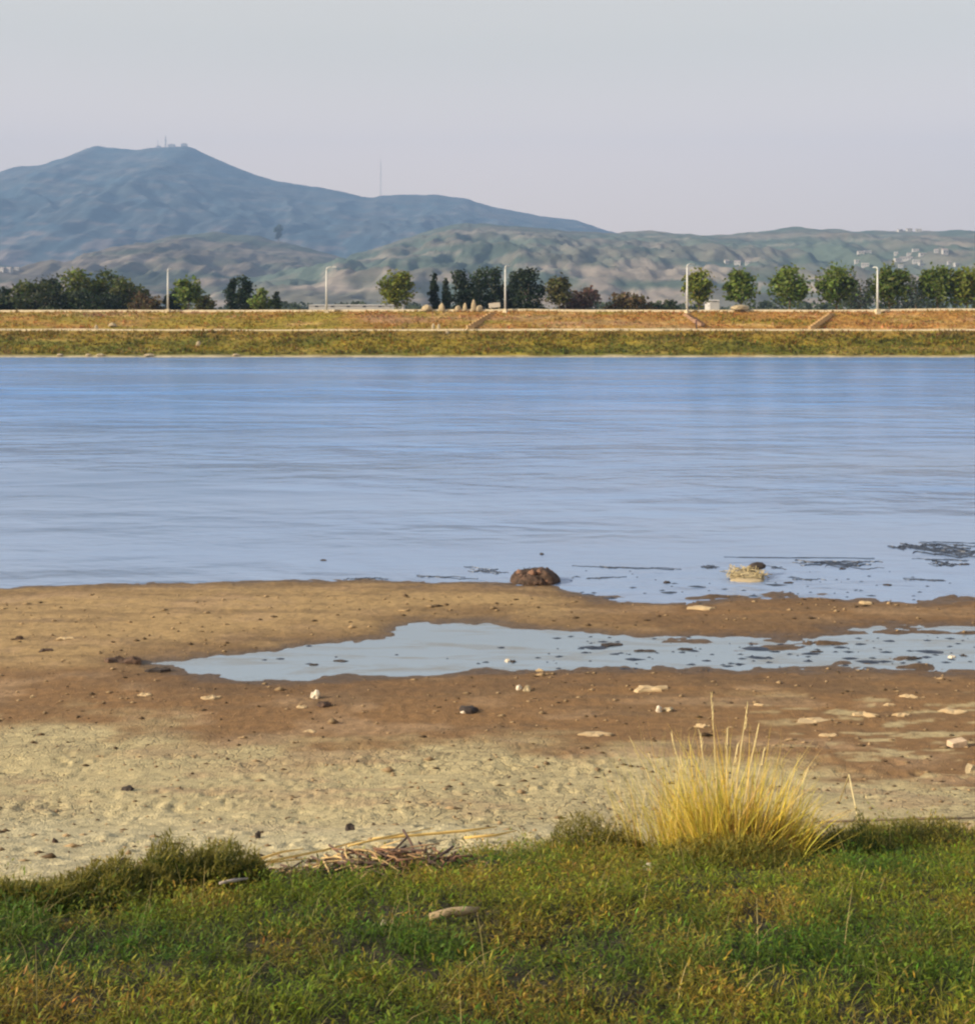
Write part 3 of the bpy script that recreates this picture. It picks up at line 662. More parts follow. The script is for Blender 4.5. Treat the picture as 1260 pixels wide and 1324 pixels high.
# person on the path
def person(loc, h, rz):
    root = empty('person', loc, 'person in dark clothes standing on the far bank path near the fourth lamp', 'person', rz=rz)
    J = [(0, 0, .95), (0, 0, 1.15), (0, 0, 1.38), (0, 0, 1.50), (0, .01, 1.66), (0, .01, 1.76),
         (.10, 0, .92), (.12, .03, .50), (.13, -.02, .06), (.13, .12, .03), (-.10, 0, .92), (-.11, -.05, .50), (-.14, -.18, .08), (-.14, -.05, .03),
         (.20, 0, 1.42), (.27, -.02, 1.14), (.25, .10, .90), (-.20, 0, 1.42), (-.27, .02, 1.14), (-.25, .12, .90)]
    E = [(0, 1), (1, 2), (2, 3), (3, 4), (4, 5), (0, 6), (6, 7), (7, 8), (8, 9), (0, 10), (10, 11), (11, 12), (12, 13), (2, 14), (14, 15), (15, 16), (2, 17), (17, 18), (18, 19)]
    Rr = [.15, .15, .17, .06, .10, .075, .10, .075, .05, .04, .10, .075, .05, .04, .075, .055, .035, .075, .055, .035]
    me = bpy.data.meshes.new('body'); me.from_pydata([tuple(c_*h/1.78 for c_ in j) for j in J], E, []); ob = bpy.data.objects.new('body', me); COL.objects.link(ob); ob.parent = root
    md = ob.modifiers.new('skin', 'SKIN')
    for v, r in zip(me.skin_vertices[0].data, Rr): v.radius = (r, r*.8)
    me.skin_vertices[0].data[0].use_root = True
    s_ = ob.modifiers.new('sub', 'SUBSURF'); s_.levels = s_.render_levels = 2
    m, t, p_ = newmat('person_body'); tc = t.nodes.new('ShaderNodeTexCoord'); sp = t.nodes.new('ShaderNodeSeparateXYZ'); t.links.new(tc.outputs['Object'], sp.inputs[0])
    mr = t.nodes.new('ShaderNodeMath'); mr.operation = 'DIVIDE'; mr.inputs[1].default_value = 2.0; t.links.new(sp.outputs[2], mr.inputs[0])
    rp = ramp(t, mr.outputs[0], [(0, (.02, .02, .025)), (.06, (.03, .03, .04)), (.46, (.10, .045, .05)), (.745, (.42, .25, .18))]); rp.color_ramp.interpolation = 'CONSTANT'
    t.links.new(rp.outputs[0], p_.inputs['Base Color']); p_.inputs['Roughness'].default_value = .9; me.materials.append(m)
    rock('hair', (0, -.02, 1.70*h/1.78), (.22, .24, .17), M_drk, parent=root, seed=2, rough=.08)
p = levee_z(901, 426.5); person((p[0], p[1]+.9, p[2]+.12), 1.8, R(70))

# ------------------------------------------------------------------ hill buildings, masts
def house(fn, px, py, wpx, hpx, label, group, d0, d1, roof=True, name='house'):
    x, d = hit(px, py, fn, d0, d1); s = d/F; w, h = wpx*s, hpx*s; z = float(fn(np.array(x), np.array(d)))
    root = empty(name, (x, d, z), label, 'house', group, rz=rng.uniform(-.35, .35))
    wl = MB().box((0, 0, h*.3), (w, w*.7, h*1.4)).build('wall', M_white, root)
    if roof:
        b = MB(); a = w*.54; e = w*.39; z0 = h*1.0; z1 = h*1.32
        b.v = [(-a, -e, z0), (a, -e, z0), (a, e, z0), (-a, e, z0), (-a, 0, z1), (a, 0, z1)]; b.f = [(0, 1, 5, 4), (2, 3, 4, 5), (0, 4, 3), (1, 2, 5), (0, 3, 2, 1)]
        b.build('roof', M_roof, root)
    else: MB().box((0, 0, h*1.03), (w*1.04, w*.74, h*.08)).build('roof', M_white, root)
    n = max(2, int(wpx/3))
    for k in range(n): MB().box((-w*.5+w*(k+.5)/n, -w*.35, h*.55), (w*.4/n, .3, h*.3)).build('window', M_dark, wl)
    return root
gv = 'white houses of the hillside village'
HS = [(1112, 328, 8, 3, 'pale house at the left end of the hillside village'), (1121, 327, 9, 3, 'wide pale house high at the left of the village'), (1108, 340, 7, 4, 'pale house low on the left under the bare slope'), (1118, 345, 9, 5, 'cream house just above the square headed tree'),
      (1160, 338, 9, 4, 'bright white house left of the long white terrace'), (1171, 337, 16, 4, 'long bright white terrace in the middle of the village'), (1184, 340, 9, 4, 'white house at the right end of the long terrace'), (1158, 330, 5, 4, 'small white house above the terrace at left'),
      (1183, 325, 8, 3, 'white house highest in the middle of the village'), (1175, 330, 6, 3, 'small white house between the terrace and the highest house'), (1192, 331, 8, 3, 'flat white house right of the highest one'), (1190, 344, 6, 4, 'small white house low under the terrace'),
      (1221, 329, 7, 6, 'tall bright white block on the right of the village'), (1210, 327, 5, 4, 'faint grey white house left of the tall block'), (1236, 345, 6, 5, 'last white house at the lower right of the village'), (1227, 342, 5, 3, 'faint low house between the tall block and the last house'), (1164, 346, 6, 4, 'cream house just above the tree behind the fifth lamp')]
for h_ in HS: house(f_right, h_[0], h_[1], h_[2], h_[3], h_[4], gv, 1400, 3390, roof=rng.random() < .4)
for h_ in [(939, 341, 6, 4, 'small pale house above the second round tree at left'), (953, 342, 8, 4, 'pale house in the middle above the second round tree'), (966, 342, 6, 4, 'small pale house above the second round tree at right')]: house(f_right, *h_, 'pale houses above the second round tree', 1400, 3390)
for h_ in [(3, 351, 7, 4, 'bright white house at the left edge on the foothill'), (12, 352, 7, 5, 'bright white house second from the left edge on the foothill'), (22, 349, 6, 3, 'faint pale house right of the two bright ones at left edge')]: house(f_low, *h_, 'white houses on the left foothill', 1800, 3590)
for h_ in [(1163, 299.5, 6, 2.5, 'small pale house on the hill crest at left'), (1175, 299, 7, 3, 'wide pale house in the middle on the hill crest'), (1187, 299, 7, 3, 'pale house on the hill crest at right')]: house(f_right, *h_, 'houses on the crest above the village', 1400, 3390)
# long pale sheds on the plain
for (px, py, D, w, h, lab) in [(462, 394, 420, 34, 1.2, 'long low pale greenhouse on the plain right of the second lamp'), (920, 388, 330, 2.6, .7, 'small pale hut behind the first round trees of the right row')]:
    x, y, z = P(px, py, D); b = empty('shed', (x, y, z-h/2), lab, 'shed'); MB().box((0, 0, -2), (w, 8, h+4)).build('wall', M_white, b); MB().box((0, 0, h*.5-.1), (w*1.03, 8.6, .3), taper=.92).build('roof', M_white, b)
    for k in range(max(1, int(w/5))): MB().box((-w/2+(k+.5)*w/max(1, int(w/5)), -4, 0), (1.2, .2, h*.4)).build('window', M_dark, b)

def mast(px, ytop, ybase, D, wid, label):
    x, d, zb = P(px, ybase, D); H = (ybase-ytop)/F*D; root = empty('radio_mast', (x, d, zb), label, 'mast', 'masts on the mountain')
    for k in range(3):
        a = 2.09*k; MB().tube([(wid*math.cos(a), wid*math.sin(a), -8), (wid*.25*math.cos(a), wid*.25*math.sin(a), H)], wid*.13, 5).build('leg', M_mast, root)
    n = 12; b = MB()
    for k in range(n):
        f0, f1 = k/n, (k+1)/n; r0, r1 = wid*(1-.75*f0), wid*(1-.75*f1)
        for j in range(3):
            a0, a1 = 2.09*j, 2.09*(j+1); b.tube([(r0*math.cos(a0), r0*math.sin(a0), f0*H), (r1*math.cos(a1), r1*math.sin(a1), f1*H)], wid*.07, 4)
    b.build('bracing', M_mast, root); MB().tube([(0, 0, H*.97), (0, 0, H*1.1)], wid*.1, 5).build('antenna', M_mast, root)
mast(492, 208, 256, 6450, 3.4, 'tall thin radio mast on the saddle right of the summit')
mast(214, 176, 191, 6590, 6.5, 'stubby mast on the right summit of the mountain'); mast(204, 181, 192, 6590, 3.2, 'shorter thin mast left of the stubby one on the summit')
for (px, py, w, lab) in [(205, 190, 6, 'left low building on the mountain summit'), (222, 188, 9, 'middle building beside the stubby mast on the summit'), (238, 187, 8, 'right building at the end of the mountain summit')]:
    x, d, z = P(px, py, 6590); s = 6590/F; b = empty('summit_building', (x, d, z), lab, 'building', 'buildings on the summit')
    MB().box((0, 0, -2), (w*s, 14, 16)).build('wall', M_mast, b); MB().box((0, 0, 7), (w*s*.6, 9, 5), taper=.8).build('roof', M_roof, b)
x, d = hit(360, 305, f_low, 1800, 3590); z = float(f_low(np.array(x), np.array(d)))
b = empty('hill_tree', (x, d, z-3), 'lone dark tree standing up on the foothill crest', 'tree'); hh = 24*d/F
v, f, cl = crown_cards([(0, 0, hh*.72, hh*.26, hh*.26, hh*.25), (0, 0, hh*.4, hh*.2, hh*.2, hh*.22)], 260, hh*.14, (.05, .06, .03)); mesh_np('crown', v, f, M_leaf, b, col=cl, smooth=False)
MB().tube([(0, 0, -4), (0, 0, hh*.6)], [hh*.03, hh*.015], 6).build('trunk', M_bark, b)

# ------------------------------------------------------------------ foreground grass
WARM = [(*hit(px, py), w_) for px, py, w_ in [(655, 1205, .30), (640, 1300, .34), (840, 1140, .28), (80, 1310, .30), (200, 1318, .24), (370, 1240, .26), (1235, 1175, .26), (905, 1285, .22), (720, 1320, .3), (1180, 1240, .2)]]
def weed_field(name, n, label):
    d = 2.6+(edge_d(0)+3-2.6)*rng.random(n)**.85; x = rng.uniform(-1, 1, n)*(0.47*d+1.6)
    e = edge_d(x)+0.10*fbm(x*5, d*0, 3, 95)
    k = d < e-0.02; x, d, e = x[k], d[k], e[k]
    dens = fbm(x*1.5, d*1.8, 4, 96); k = rng.random(len(x)) < np.clip(.9+.7*dens+1.1*fbm(x*3.4, d*4.2, 2, 113), .16, 1); x, d, e = x[k], d[k], e[k]; N = len(x)
    hum = np.clip(.55+.9*fbm(x*1.1, d*1.3, 3, 97)+.8*fbm(x*4.5, d*4.5, 2, 112), .12, 1.4); fr = sm(.55, .0, e-d)
    ldeep = sm(-1.7, -2.3, x)*sm(-.9, 0, d-e+.3)
    h = (.035+.115*hum+.04*fr)*rng.uniform(.55, 1.4, N)
    a = fbm(x*.75, d*.9, 4, 98); b2 = fbm(x*1.9+5, d*2.1, 3, 99)
    nd = np.clip((5.6-d)/2, 0, 1)
    g1, g2, g3, g4, g5 = (np.array(q) for q in ((.045, .098, .008), (.150, .170, .012), (.27, .215, .025), (.27, .15, .030), (.46, .36, .05)))
    f1 = (sm(-.45, .3, a+.1*nd)*.75+.25*rng.random(N))[:, None]; col = g1*(1-f1)+g2*f1
    f2 = (sm(.05, .5, b2+.35*nd*(a+.3))*(.35+.65*rng.random(N)))[:, None]; col = col*(1-f2)+(g3*.7+g4*.3)*f2
    f3 = (sm(.30, .6, fbm(x*1.2-3, d*1.4, 3, 100))*.6*rng.random(N))[:, None]; col = col*(1-f3)+g4*.8*f3
    for wx_, wy_, wr in WARM:
        q = (np.exp(-((x-wx_)**2+((d-wy_)*1.2)**2)/wr**2)*(.45+.5*rng.random(N)))[:, None]*.85; col = col*(1-q)+(g4*.5+g3*.5)*.8*q
    f4 = (fr*.72*(.5+.5*rng.random(N)))[:, None]; col = col*(1-f4)+g5*.8*f4
    base = np.stack([x, d, gz(x, d)-.01], 1)
    Vs, Fs, Cs, off = [], [], [], 0
    def add(b, az, L, W_, lean, curl, prof, cl, tw=None):
        nonlocal off
        v, f, kk = blades(b, az, L, W_, lean, curl, prof, tw); Vs.append(v); Fs.append(f+off); off += len(v); Cs.append(np.repeat(cl, kk, 0))
    for j in range(5):                            # small leaves up the stems
        az = rng.uniform(0, 6.28, N); z = h*rng.uniform(.25, 1.0, N); rad = h*rng.uniform(0, .45, N)
        b = base+np.stack([rad*np.cos(az), rad*np.sin(az), z], 1)
        cl = col*rng.uniform(.45, 1.75, (N, 1))*(1+.15*rng.standard_normal((N, 3)))
        add(b, az, rng.uniform(.016, .044, N), rng.uniform(.006, .013, N), rng.uniform(.5, 1.5, N), rng.uniform(0, .8, N), (.3, 1, .12), cl, rng.normal(0, .6, N))
    for j in range(4):                            # narrow blades
        az = rng.uniform(0, 6.28, N); b = base+rng.normal(0, .02, (N, 3))*np.array((1, 1, 0))
        cl = col*rng.uniform(.5, 1.7, (N, 1))
        add(b, az, h*rng.uniform(.5, 1.15, N), rng.uniform(.0025, .0055, N), rng.uniform(.05, .9, N), rng.uniform(.1, 1.3, N), (1, .85, .6, .1), cl, rng.normal(0, .5, N))
    q = rng.random(N) < .07; M_ = q.sum()         # dead straws among the green
    add(base[q], rng.uniform(0, 6.28, M_), h[q]*rng.uniform(1.2, 2.1, M_), rng.uniform(.003, .005, M_), rng.uniform(.1, .9, M_), rng.uniform(.2, 1.6, M_), (1, .8, .6, .3), np.tile((.42, .34, .13), (M_, 1))*rng.uniform(.6, 1.2, (M_, 1)))
    return tag(mesh_np(name, np.concatenate(Vs), np.concatenate(Fs), M_leaf, col=np.clip(np.concatenate(Cs), .004, 1), smooth=False), label, 'grass', kind='stuff')
weed_field('grass', 62000, 'green and yellowing weeds and grass on the near bank')

def bank_bush(px, py, wpx, hpx, n, label, cl):    # low leafy clump
    x0, d0 = hit(px, py); s = d0/F; w, h = wpx*s, hpx*s; N = n
    a = rng.uniform(0, 6.28, N); r = np.sqrt(rng.random(N))*w*.5; x = x0+r*np.cos(a); d = d0+r*np.sin(a)*.6
    hh = h*np.sqrt(np.clip(1-(r/(w*.5))**2, .05, 1))*np.clip(.8+.9*fbm(x*7, d*7, 3, 111), .25, 1.5); z = gz(x, d)+hh*rng.random(N)**.6
    c_ = np.array(cl)*rng.uniform(.6, 1.5, (N, 1)); tip = sm(.65, 1.0, (z-gz(x, d))/np.maximum(hh, .01))[:, None]*.7; c_ = c_*(1-tip)+np.array((.30, .24, .04))*tip*rng.uniform(.6, 1.2, (N, 1))
    v, f, k = blades(np.stack([x, d, z], 1), rng.uniform(0, 6.28, N), rng.uniform(.02, .06, N), rng.uniform(.004, .010, N), rng.uniform(.1, 1.4, N), rng.uniform(0, .9, N), (.3, 1, .1), rng.normal(0, .6, N))
    return tag(mesh_np('weed_clump', v, f, M_leaf, col=np.repeat(np.clip(c_, .004, 1), k, 0), smooth=False), label, 'weeds')
bank_bush(262, 1152, 185, 84, 13000, 'low dark leafy weed clump bulging over the mud at left', (.055, .082, .010))
bank_bush(150, 1164, 170, 50, 7000, 'lower weed clump left of the dark bulging one', (.065, .085, .010))
bank_bush(40, 1176, 150, 44, 6000, 'weed clump at the left edge of the photo', (.06, .085, .010))
bank_bush(770, 1106, 130, 48, 4800, 'yellow green weed clump left of the tall straw tuft', (.12, .12, .02))
bank_bush(1090, 1104, 130, 44, 5000, 'dark green weed clump right of the tall straw tuft', (.045, .080, .010))
bank_bush(1200, 1092, 140, 34, 3800, 'olive weed clump at the right edge of the bank', (.085, .09, .018))

bank_bush(935, 1118, 210, 40, 3600, 'green and yellow weeds growing round the foot of the straw tuft', (.12, .12, .018))
# tall straw tuft
x0, d0 = hit(945, 1104); s = d0/F
tuft = empty('straw_tuft', (x0, d0, float(gz(x0, d0))), 'tall yellow straw tuft of dry grass at the edge of the bank', 'grass tuft')
def tuft_blades(n, wx, hmin, hmax, lean, cl, wd, xo=0.0, yo=0.0):
    cl_ = rng.normal(0, 1, (max(6, n//12), 2)); ci = rng.integers(0, len(cl_), n); x = (cl_[ci, 0].clip(-1.6, 1.6)+rng.normal(0, .12, n))*wx*.5+xo; y = cl_[ci, 1]*.14+rng.normal(0, .03, n)+yo
    z = gz(x+x0, y+d0)-tuft.location.z-.02
    out = np.clip((x-xo)/wx, -1, 1); az = np.where(rng.random(n) < .62, np.where(out < 0, np.pi, 0)+rng.normal(0, .6, n), rng.uniform(0, 6.28, n))
    c_ = np.array(cl)*rng.uniform(.55, 1.3, (n, 1))*(1+.08*rng.standard_normal((n, 3)))
    return blades(np.stack([x, y, z], 1), az, rng.uniform(hmin, hmax, n)*(1.18-.5*np.abs(out)), wd*rng.uniform(.7, 1.3, n), np.abs(rng.normal(0, lean, n))+.25*np.abs(out), rng.uniform(.05, .9, n)*rng.random(n), (1, .95, .8, .55, .12), rng.normal(0, .7, n))+(c_,)
for nm, args in [('blades', (860, .56, .24, .80, .44, (.68, .55, .09), .007)), ('blades', (420, .72, .2, .55, .5, (.62, .52, .07), .007, -.15)), ('dead_base', (600, .5, .12, .42, .55, (.20, .10, .035), .009, .08)), ('blades', (200, .50, .5, .95, .22, (.66, .53, .15), .005, -.5, .1)), ('blades', (260, .55, .3, .95, .55, (.70, .50, .07), .006)), ('blades', (160, .5, .5, 1.05, .22, (.68, .52, .14), .0055, .1, 0))]:
    v, f, k, c_ = tuft_blades(*args); o = mesh_np(nm, v, f, M_dry, tuft, col=np.repeat(np.clip(c_, .01, 1), k, 0), smooth=False); tag(o, kind='stuff')
M_stalk = simple('straw_stalk', (0.62, 0.50, 0.24), .7, .15, 8, 0)
for (bx, by, tx, ty) in [(930, 1090, 920, 884), (945, 1090, 968, 898), (940, 1085, 941, 925), (955, 1090, 982, 925), (920, 1085, 905, 930), (965, 1095, 990, 960), (1010, 1090, 1047, 985), (1015, 1090, 1042, 1015), (900, 1080, 868, 925), (885, 1085, 838, 960), (870, 1080, 815, 935), (935, 1090, 955, 950), (1020, 1080, 1018, 1000), (905, 1085, 880, 960)]:
    bxw = (bx-945)*s; h = (by-ty)*s; dx = (tx-bx)*s; zb = float(gz(x0+bxw, d0))-tuft.location.z
    stk = MB().tube([(bxw, 0, zb-.02), (bxw+dx*.3, .02, zb+h*.4), (bxw+dx*.62, .03, zb+h*.72), (bxw+dx, .05, zb+h)], [.0055, .0048, .0038, .0016], 5); stk = stk.build('stalk', M_stalk, tuft)
    hd = MB()
    for k in range(5): f_ = .86+.035*k; hd.tube([(bxw+dx*(f_-.05), .03, zb+h*(f_-.03)), (bxw+dx*f_+rng.normal(0, .008), .03+rng.normal(0, .008), zb+h*f_+.02)], [.004, .001], 4)
    hd.build('seed_head', M_stalk, stk)
for (a_, b_, lab) in [((1000, 1092), (1072, 1078), 'dry stalk fallen to the right of the straw tuft'), ((1085, 1050), (1112, 1086), 'pale bent stalk leaning at the right of the straw tuft')]:
    p, q = hit(*a_), hit(*b_); zz = [float(gz(*p)), float(gz(*q))]
    o = MB().tube([(p[0], p[1], zz[0]+.10), ((p[0]+q[0])/2, (p[1]+q[1])/2, max(zz)+.13), (q[0], q[1], zz[1]+.06)], .006, 6).build('dry_stalk', M_stalk, None, True); tag(o, lab, 'stalk')

# pile of dead reeds, lying reeds
x1, d1 = hit(500, 1132); s = d1/F
pile = empty('reed_pile', (x1, d1, float(gz(x1, d1))), 'pile of reddish brown dead reeds lying at the grass edge', 'reed pile')
cols_ = [simple('dead_reed', c_, .85, .25, 20, 0) for c_ in ((.17, .085, .045), (.32, .19, .09), (.085, .05, .035), (.48, .33, .14))]
rm = []
for k in range(8):
    L = rng.uniform(.16, .42); b = MB(); c1 = rng.normal(0, .06); b.tube([(-L/2, 0, 0), (-L/6, c1*.6, .02), (L/6, c1, .015), (L/2, c1*.2, 0)], rng.uniform(.004, .009), 6); rm.append(b.mesh('reed', cols_[k % 4], True))
for k in range(230):
    u = rng.normal(0, .42); v_ = rng.normal(0, .10); u = max(-1.05, min(.75, u)); o = bpy.data.objects.new('reed', rm[int(rng.integers(8))]); COL.objects.link(o); o.parent = pile
    hgt = .19*math.exp(-(u/.38)**2-(v_/.14)**2); dz = float(gz(x1+u, d1+v_+.09*u))-pile.location.z
    o.location = (u, v_+.09*u, dz+.02+hgt*rng.random()); o.rotation_euler = (rng.normal(0, .2), rng.normal(0, .22), rng.normal(.25, .9)); sc = rng.uniform(.7, 1.3); o.scale = (sc, sc, 1)
M_yreed = simple('yellow_reed', (0.66, 0.44, 0.13), .7, .15, 8, 0)
for (pts, r, lab) in [([(318, 1132), (360, 1122), (420, 1110), (468, 1096)], .009, 'long golden reed lying left along the mud edge'), ([(482, 1095), (540, 1090), (600, 1084), (642, 1079)], .011, 'long golden reed lying behind the reed pile towards the tuft'),
                      ([(335, 1122), (365, 1112), (392, 1108)], .009, 'short golden reed at the left end of the reed pile'), ([(450, 1104), (500, 1092), (560, 1080)], .008, 'thin pale reed sticking out above the reed pile'), ([(600, 1094), (640, 1090), (668, 1084)], .010, 'straw coloured reed near the right end of the reeds'),
                      ([(330, 1140), (350, 1126), (400, 1121)], .007, 'thin reed crossing the left reeds')]:
    w = [hit(*q) for q in pts]; o = MB().tube([(x, d, float(gz(x, d))+.05+r) for x, d in w], [r]*(len(w)-1)+[r*.4], 7).build('lying_reed', M_yreed, None, True); tag(o, lab, 'reed')
def log(pts, r, m, lab, lift, name='stick'):
    w = [hit(*q) for q in pts]; zs = [float(gz(*q)) for q in w]; o = MB().tube([(x, d, z+lift) for (x, d), z in zip(w, zs)], [r*.8]+[r]*(len(w)-2)+[r*.55], 9).build(name, m, None, True); return tag(o, lab, name)
log([(556, 1200), (580, 1194), (600, 1192), (618, 1190)], .023, simple('weathered_wood', (.36, .26, .14), .85, .3, 12, .6), 'short weathered log lying in the green weeds', .055, 'log')
log([(284, 1172), (302, 1168), (320, 1165)], .010, simple('grey_wood', (.36, .30, .25), .85, .2, 12, .4), 'grey stick lying in the weeds at left', .13)
log([(1020, 1068), (1100, 1066), (1180, 1064), (1262, 1062)], .012, simple('brown_stick', (.22, .16, .10), .85, .2, 12, .4), 'thin brown branch lying along the right grass edge', .03, 'branch')

# ------------------------------------------------------------------ things on the mud and in the water
def near(px, py): x, d = hit(px, py); return x, d, max(0.0, float(gz(x, d)))
def flake(name, loc, w, dp, h, m, lab, cat, seed):   # thin, ragged, slightly curled scrap
    g = np.random.default_rng(seed); n = 13; b = MB(); rz = g.uniform(-.3, .3); ra = g.uniform(.5, 1.05, n); an = (np.arange(n)+g.uniform(-.3, .3, n))/n*6.2832
    for k in range(n): b.v.append((w*.5*ra[k]*math.cos(an[k]), dp*.5*ra[k]*math.sin(an[k]), -.01))
    for k in range(n): b.v.append((w*.47*ra[k]*math.cos(an[k]), dp*.47*ra[k]*math.sin(an[k]), h*g.uniform(.15, .8)))
    for k in range(n): b.v.append((w*.24*ra[k]*math.cos(an[k]), dp*.24*ra[k]*math.sin(an[k]), h*g.uniform(.4, 1.1)))
    b.v.append((0, 0, h*g.uniform(.3, .9)))
    for k in range(n):
        j = (k+1) % n; b.f += [(k, j, n+j, n+k), (n+k, n+j, 2*n+j, 2*n+k), (2*n+k, 2*n+j, 3*n)]
    o = b.build(name, m); o.location = loc; o.rotation_euler = (0, 0, rz); return tag(o, lab, cat)
def debris(px, py, wpx, hpx, m, lab, cat, name, seed, rough=.3, sub=2, lift=0):
    x, d, z = near(px, py); s = d/F
    if m is M_rub or (py < 880 and wpx > 12): return flake(name, (x, d, z), wpx*s, wpx*s*.5, max(.015, hpx*s*.6), m, lab, cat, seed)
    return rock(name, (x, d, z+lift), (wpx*s, wpx*s*.75, max(.012, hpx*s)), m, lab, cat, seed=seed, rough=rough, sub=sub)
    s = d/F; return rock(name, (x, d, z+lift), (wpx*s, wpx*s*.75, max(.012, hpx*s)), m, lab, cat, seed=seed, rough=rough, sub=sub)
x, d, z = near(692, 757); s = d/F
md = empty('mud_mound', (x, d+.3, 0), 'dark brown rooty mound sitting at the water edge', 'mound')
rock('mound_body', (0, 0, -.04), (60*s, 50*s, 19*s), M_mound, parent=md, seed=5, rough=.22, sub=5)
for k in range(26):
    a = rng.uniform(math.pi*.9, math.pi*2.1); e = rng.uniform(.1, 1.2); rr = 27*s; q = (rr*math.cos(a)*math.cos(e), 22*s*math.sin(a)*math.cos(e), 15*s*math.sin(e))
    rock('clod', q, (rng.uniform(.08, .2),)*2+(rng.uniform(.05, .12),), (M_mound, M_mound, simple('red_clod', (.17, .09, .055), .9, .3, 8))[k % 3] if k < 3 else (M_mound, bpy.data.materials['red_clod'])[k % 4 == 0], parent=md, seed=k, rough=.4, sub=2)
rb = MB()
for k in range(60):
    a = rng.uniform(0, 6.28); e = rng.uniform(.4, 1.5); q = Vector((29*s*math.cos(a)*math.cos(e), 24*s*math.sin(a)*math.cos(e), 17*s*math.sin(e))); rb.tube([q, q+Vector((rng.normal(0, .06), rng.normal(0, .05), rng.uniform(-.02, .07)))], [.012, .004], 4)
rb.build('roots', M_drk, md)
# straw islet
x, d, z = near(968, 754); si = d/F
isl_ = empty('straw_islet', (x, d+.25, 0), 'low heap of pale straw stranded in the shallow water', 'straw heap')
rock('heap', (0, 0, -.03), (44*si, 46*si, 10*si), simple('wet_straw', (.25, .20, .11), .9, .35, 9, .9, .05), parent=isl_, seed=14, rough=.25, sub=4)
rock('rim', (-.05, -.38, -.01), (40*si, 16*si, 4*si), M_stone, parent=isl_, seed=18, rough=.25, sub=3)
sb = MB()
for k in range(90):
    a = rng.uniform(0, 6.28); r = math.sqrt(rng.random()); q = Vector((25*si*r*math.cos(a), 22*si*r*math.sin(a), 11*si*math.sqrt(1-r*r*.9)*rng.uniform(.6, 1.25)+.01)); u = Vector((rng.normal(0, .10), rng.normal(0, .10), rng.normal(0, .05))); sb.tube([q-u, q+u], .009, 4)
sb.build('straws', simple('islet_straw', (.38, .31, .17), .8, .3, 9, 0), isl_)
rock('dark_clump', (x+16*si, d+.45, 10*si), (20*si, 14*si, 7*si), M_drk, 'dark clump of wet weed lying on the straw heap in the water', 'weed clump', seed=23, rough=.4, sub=3)
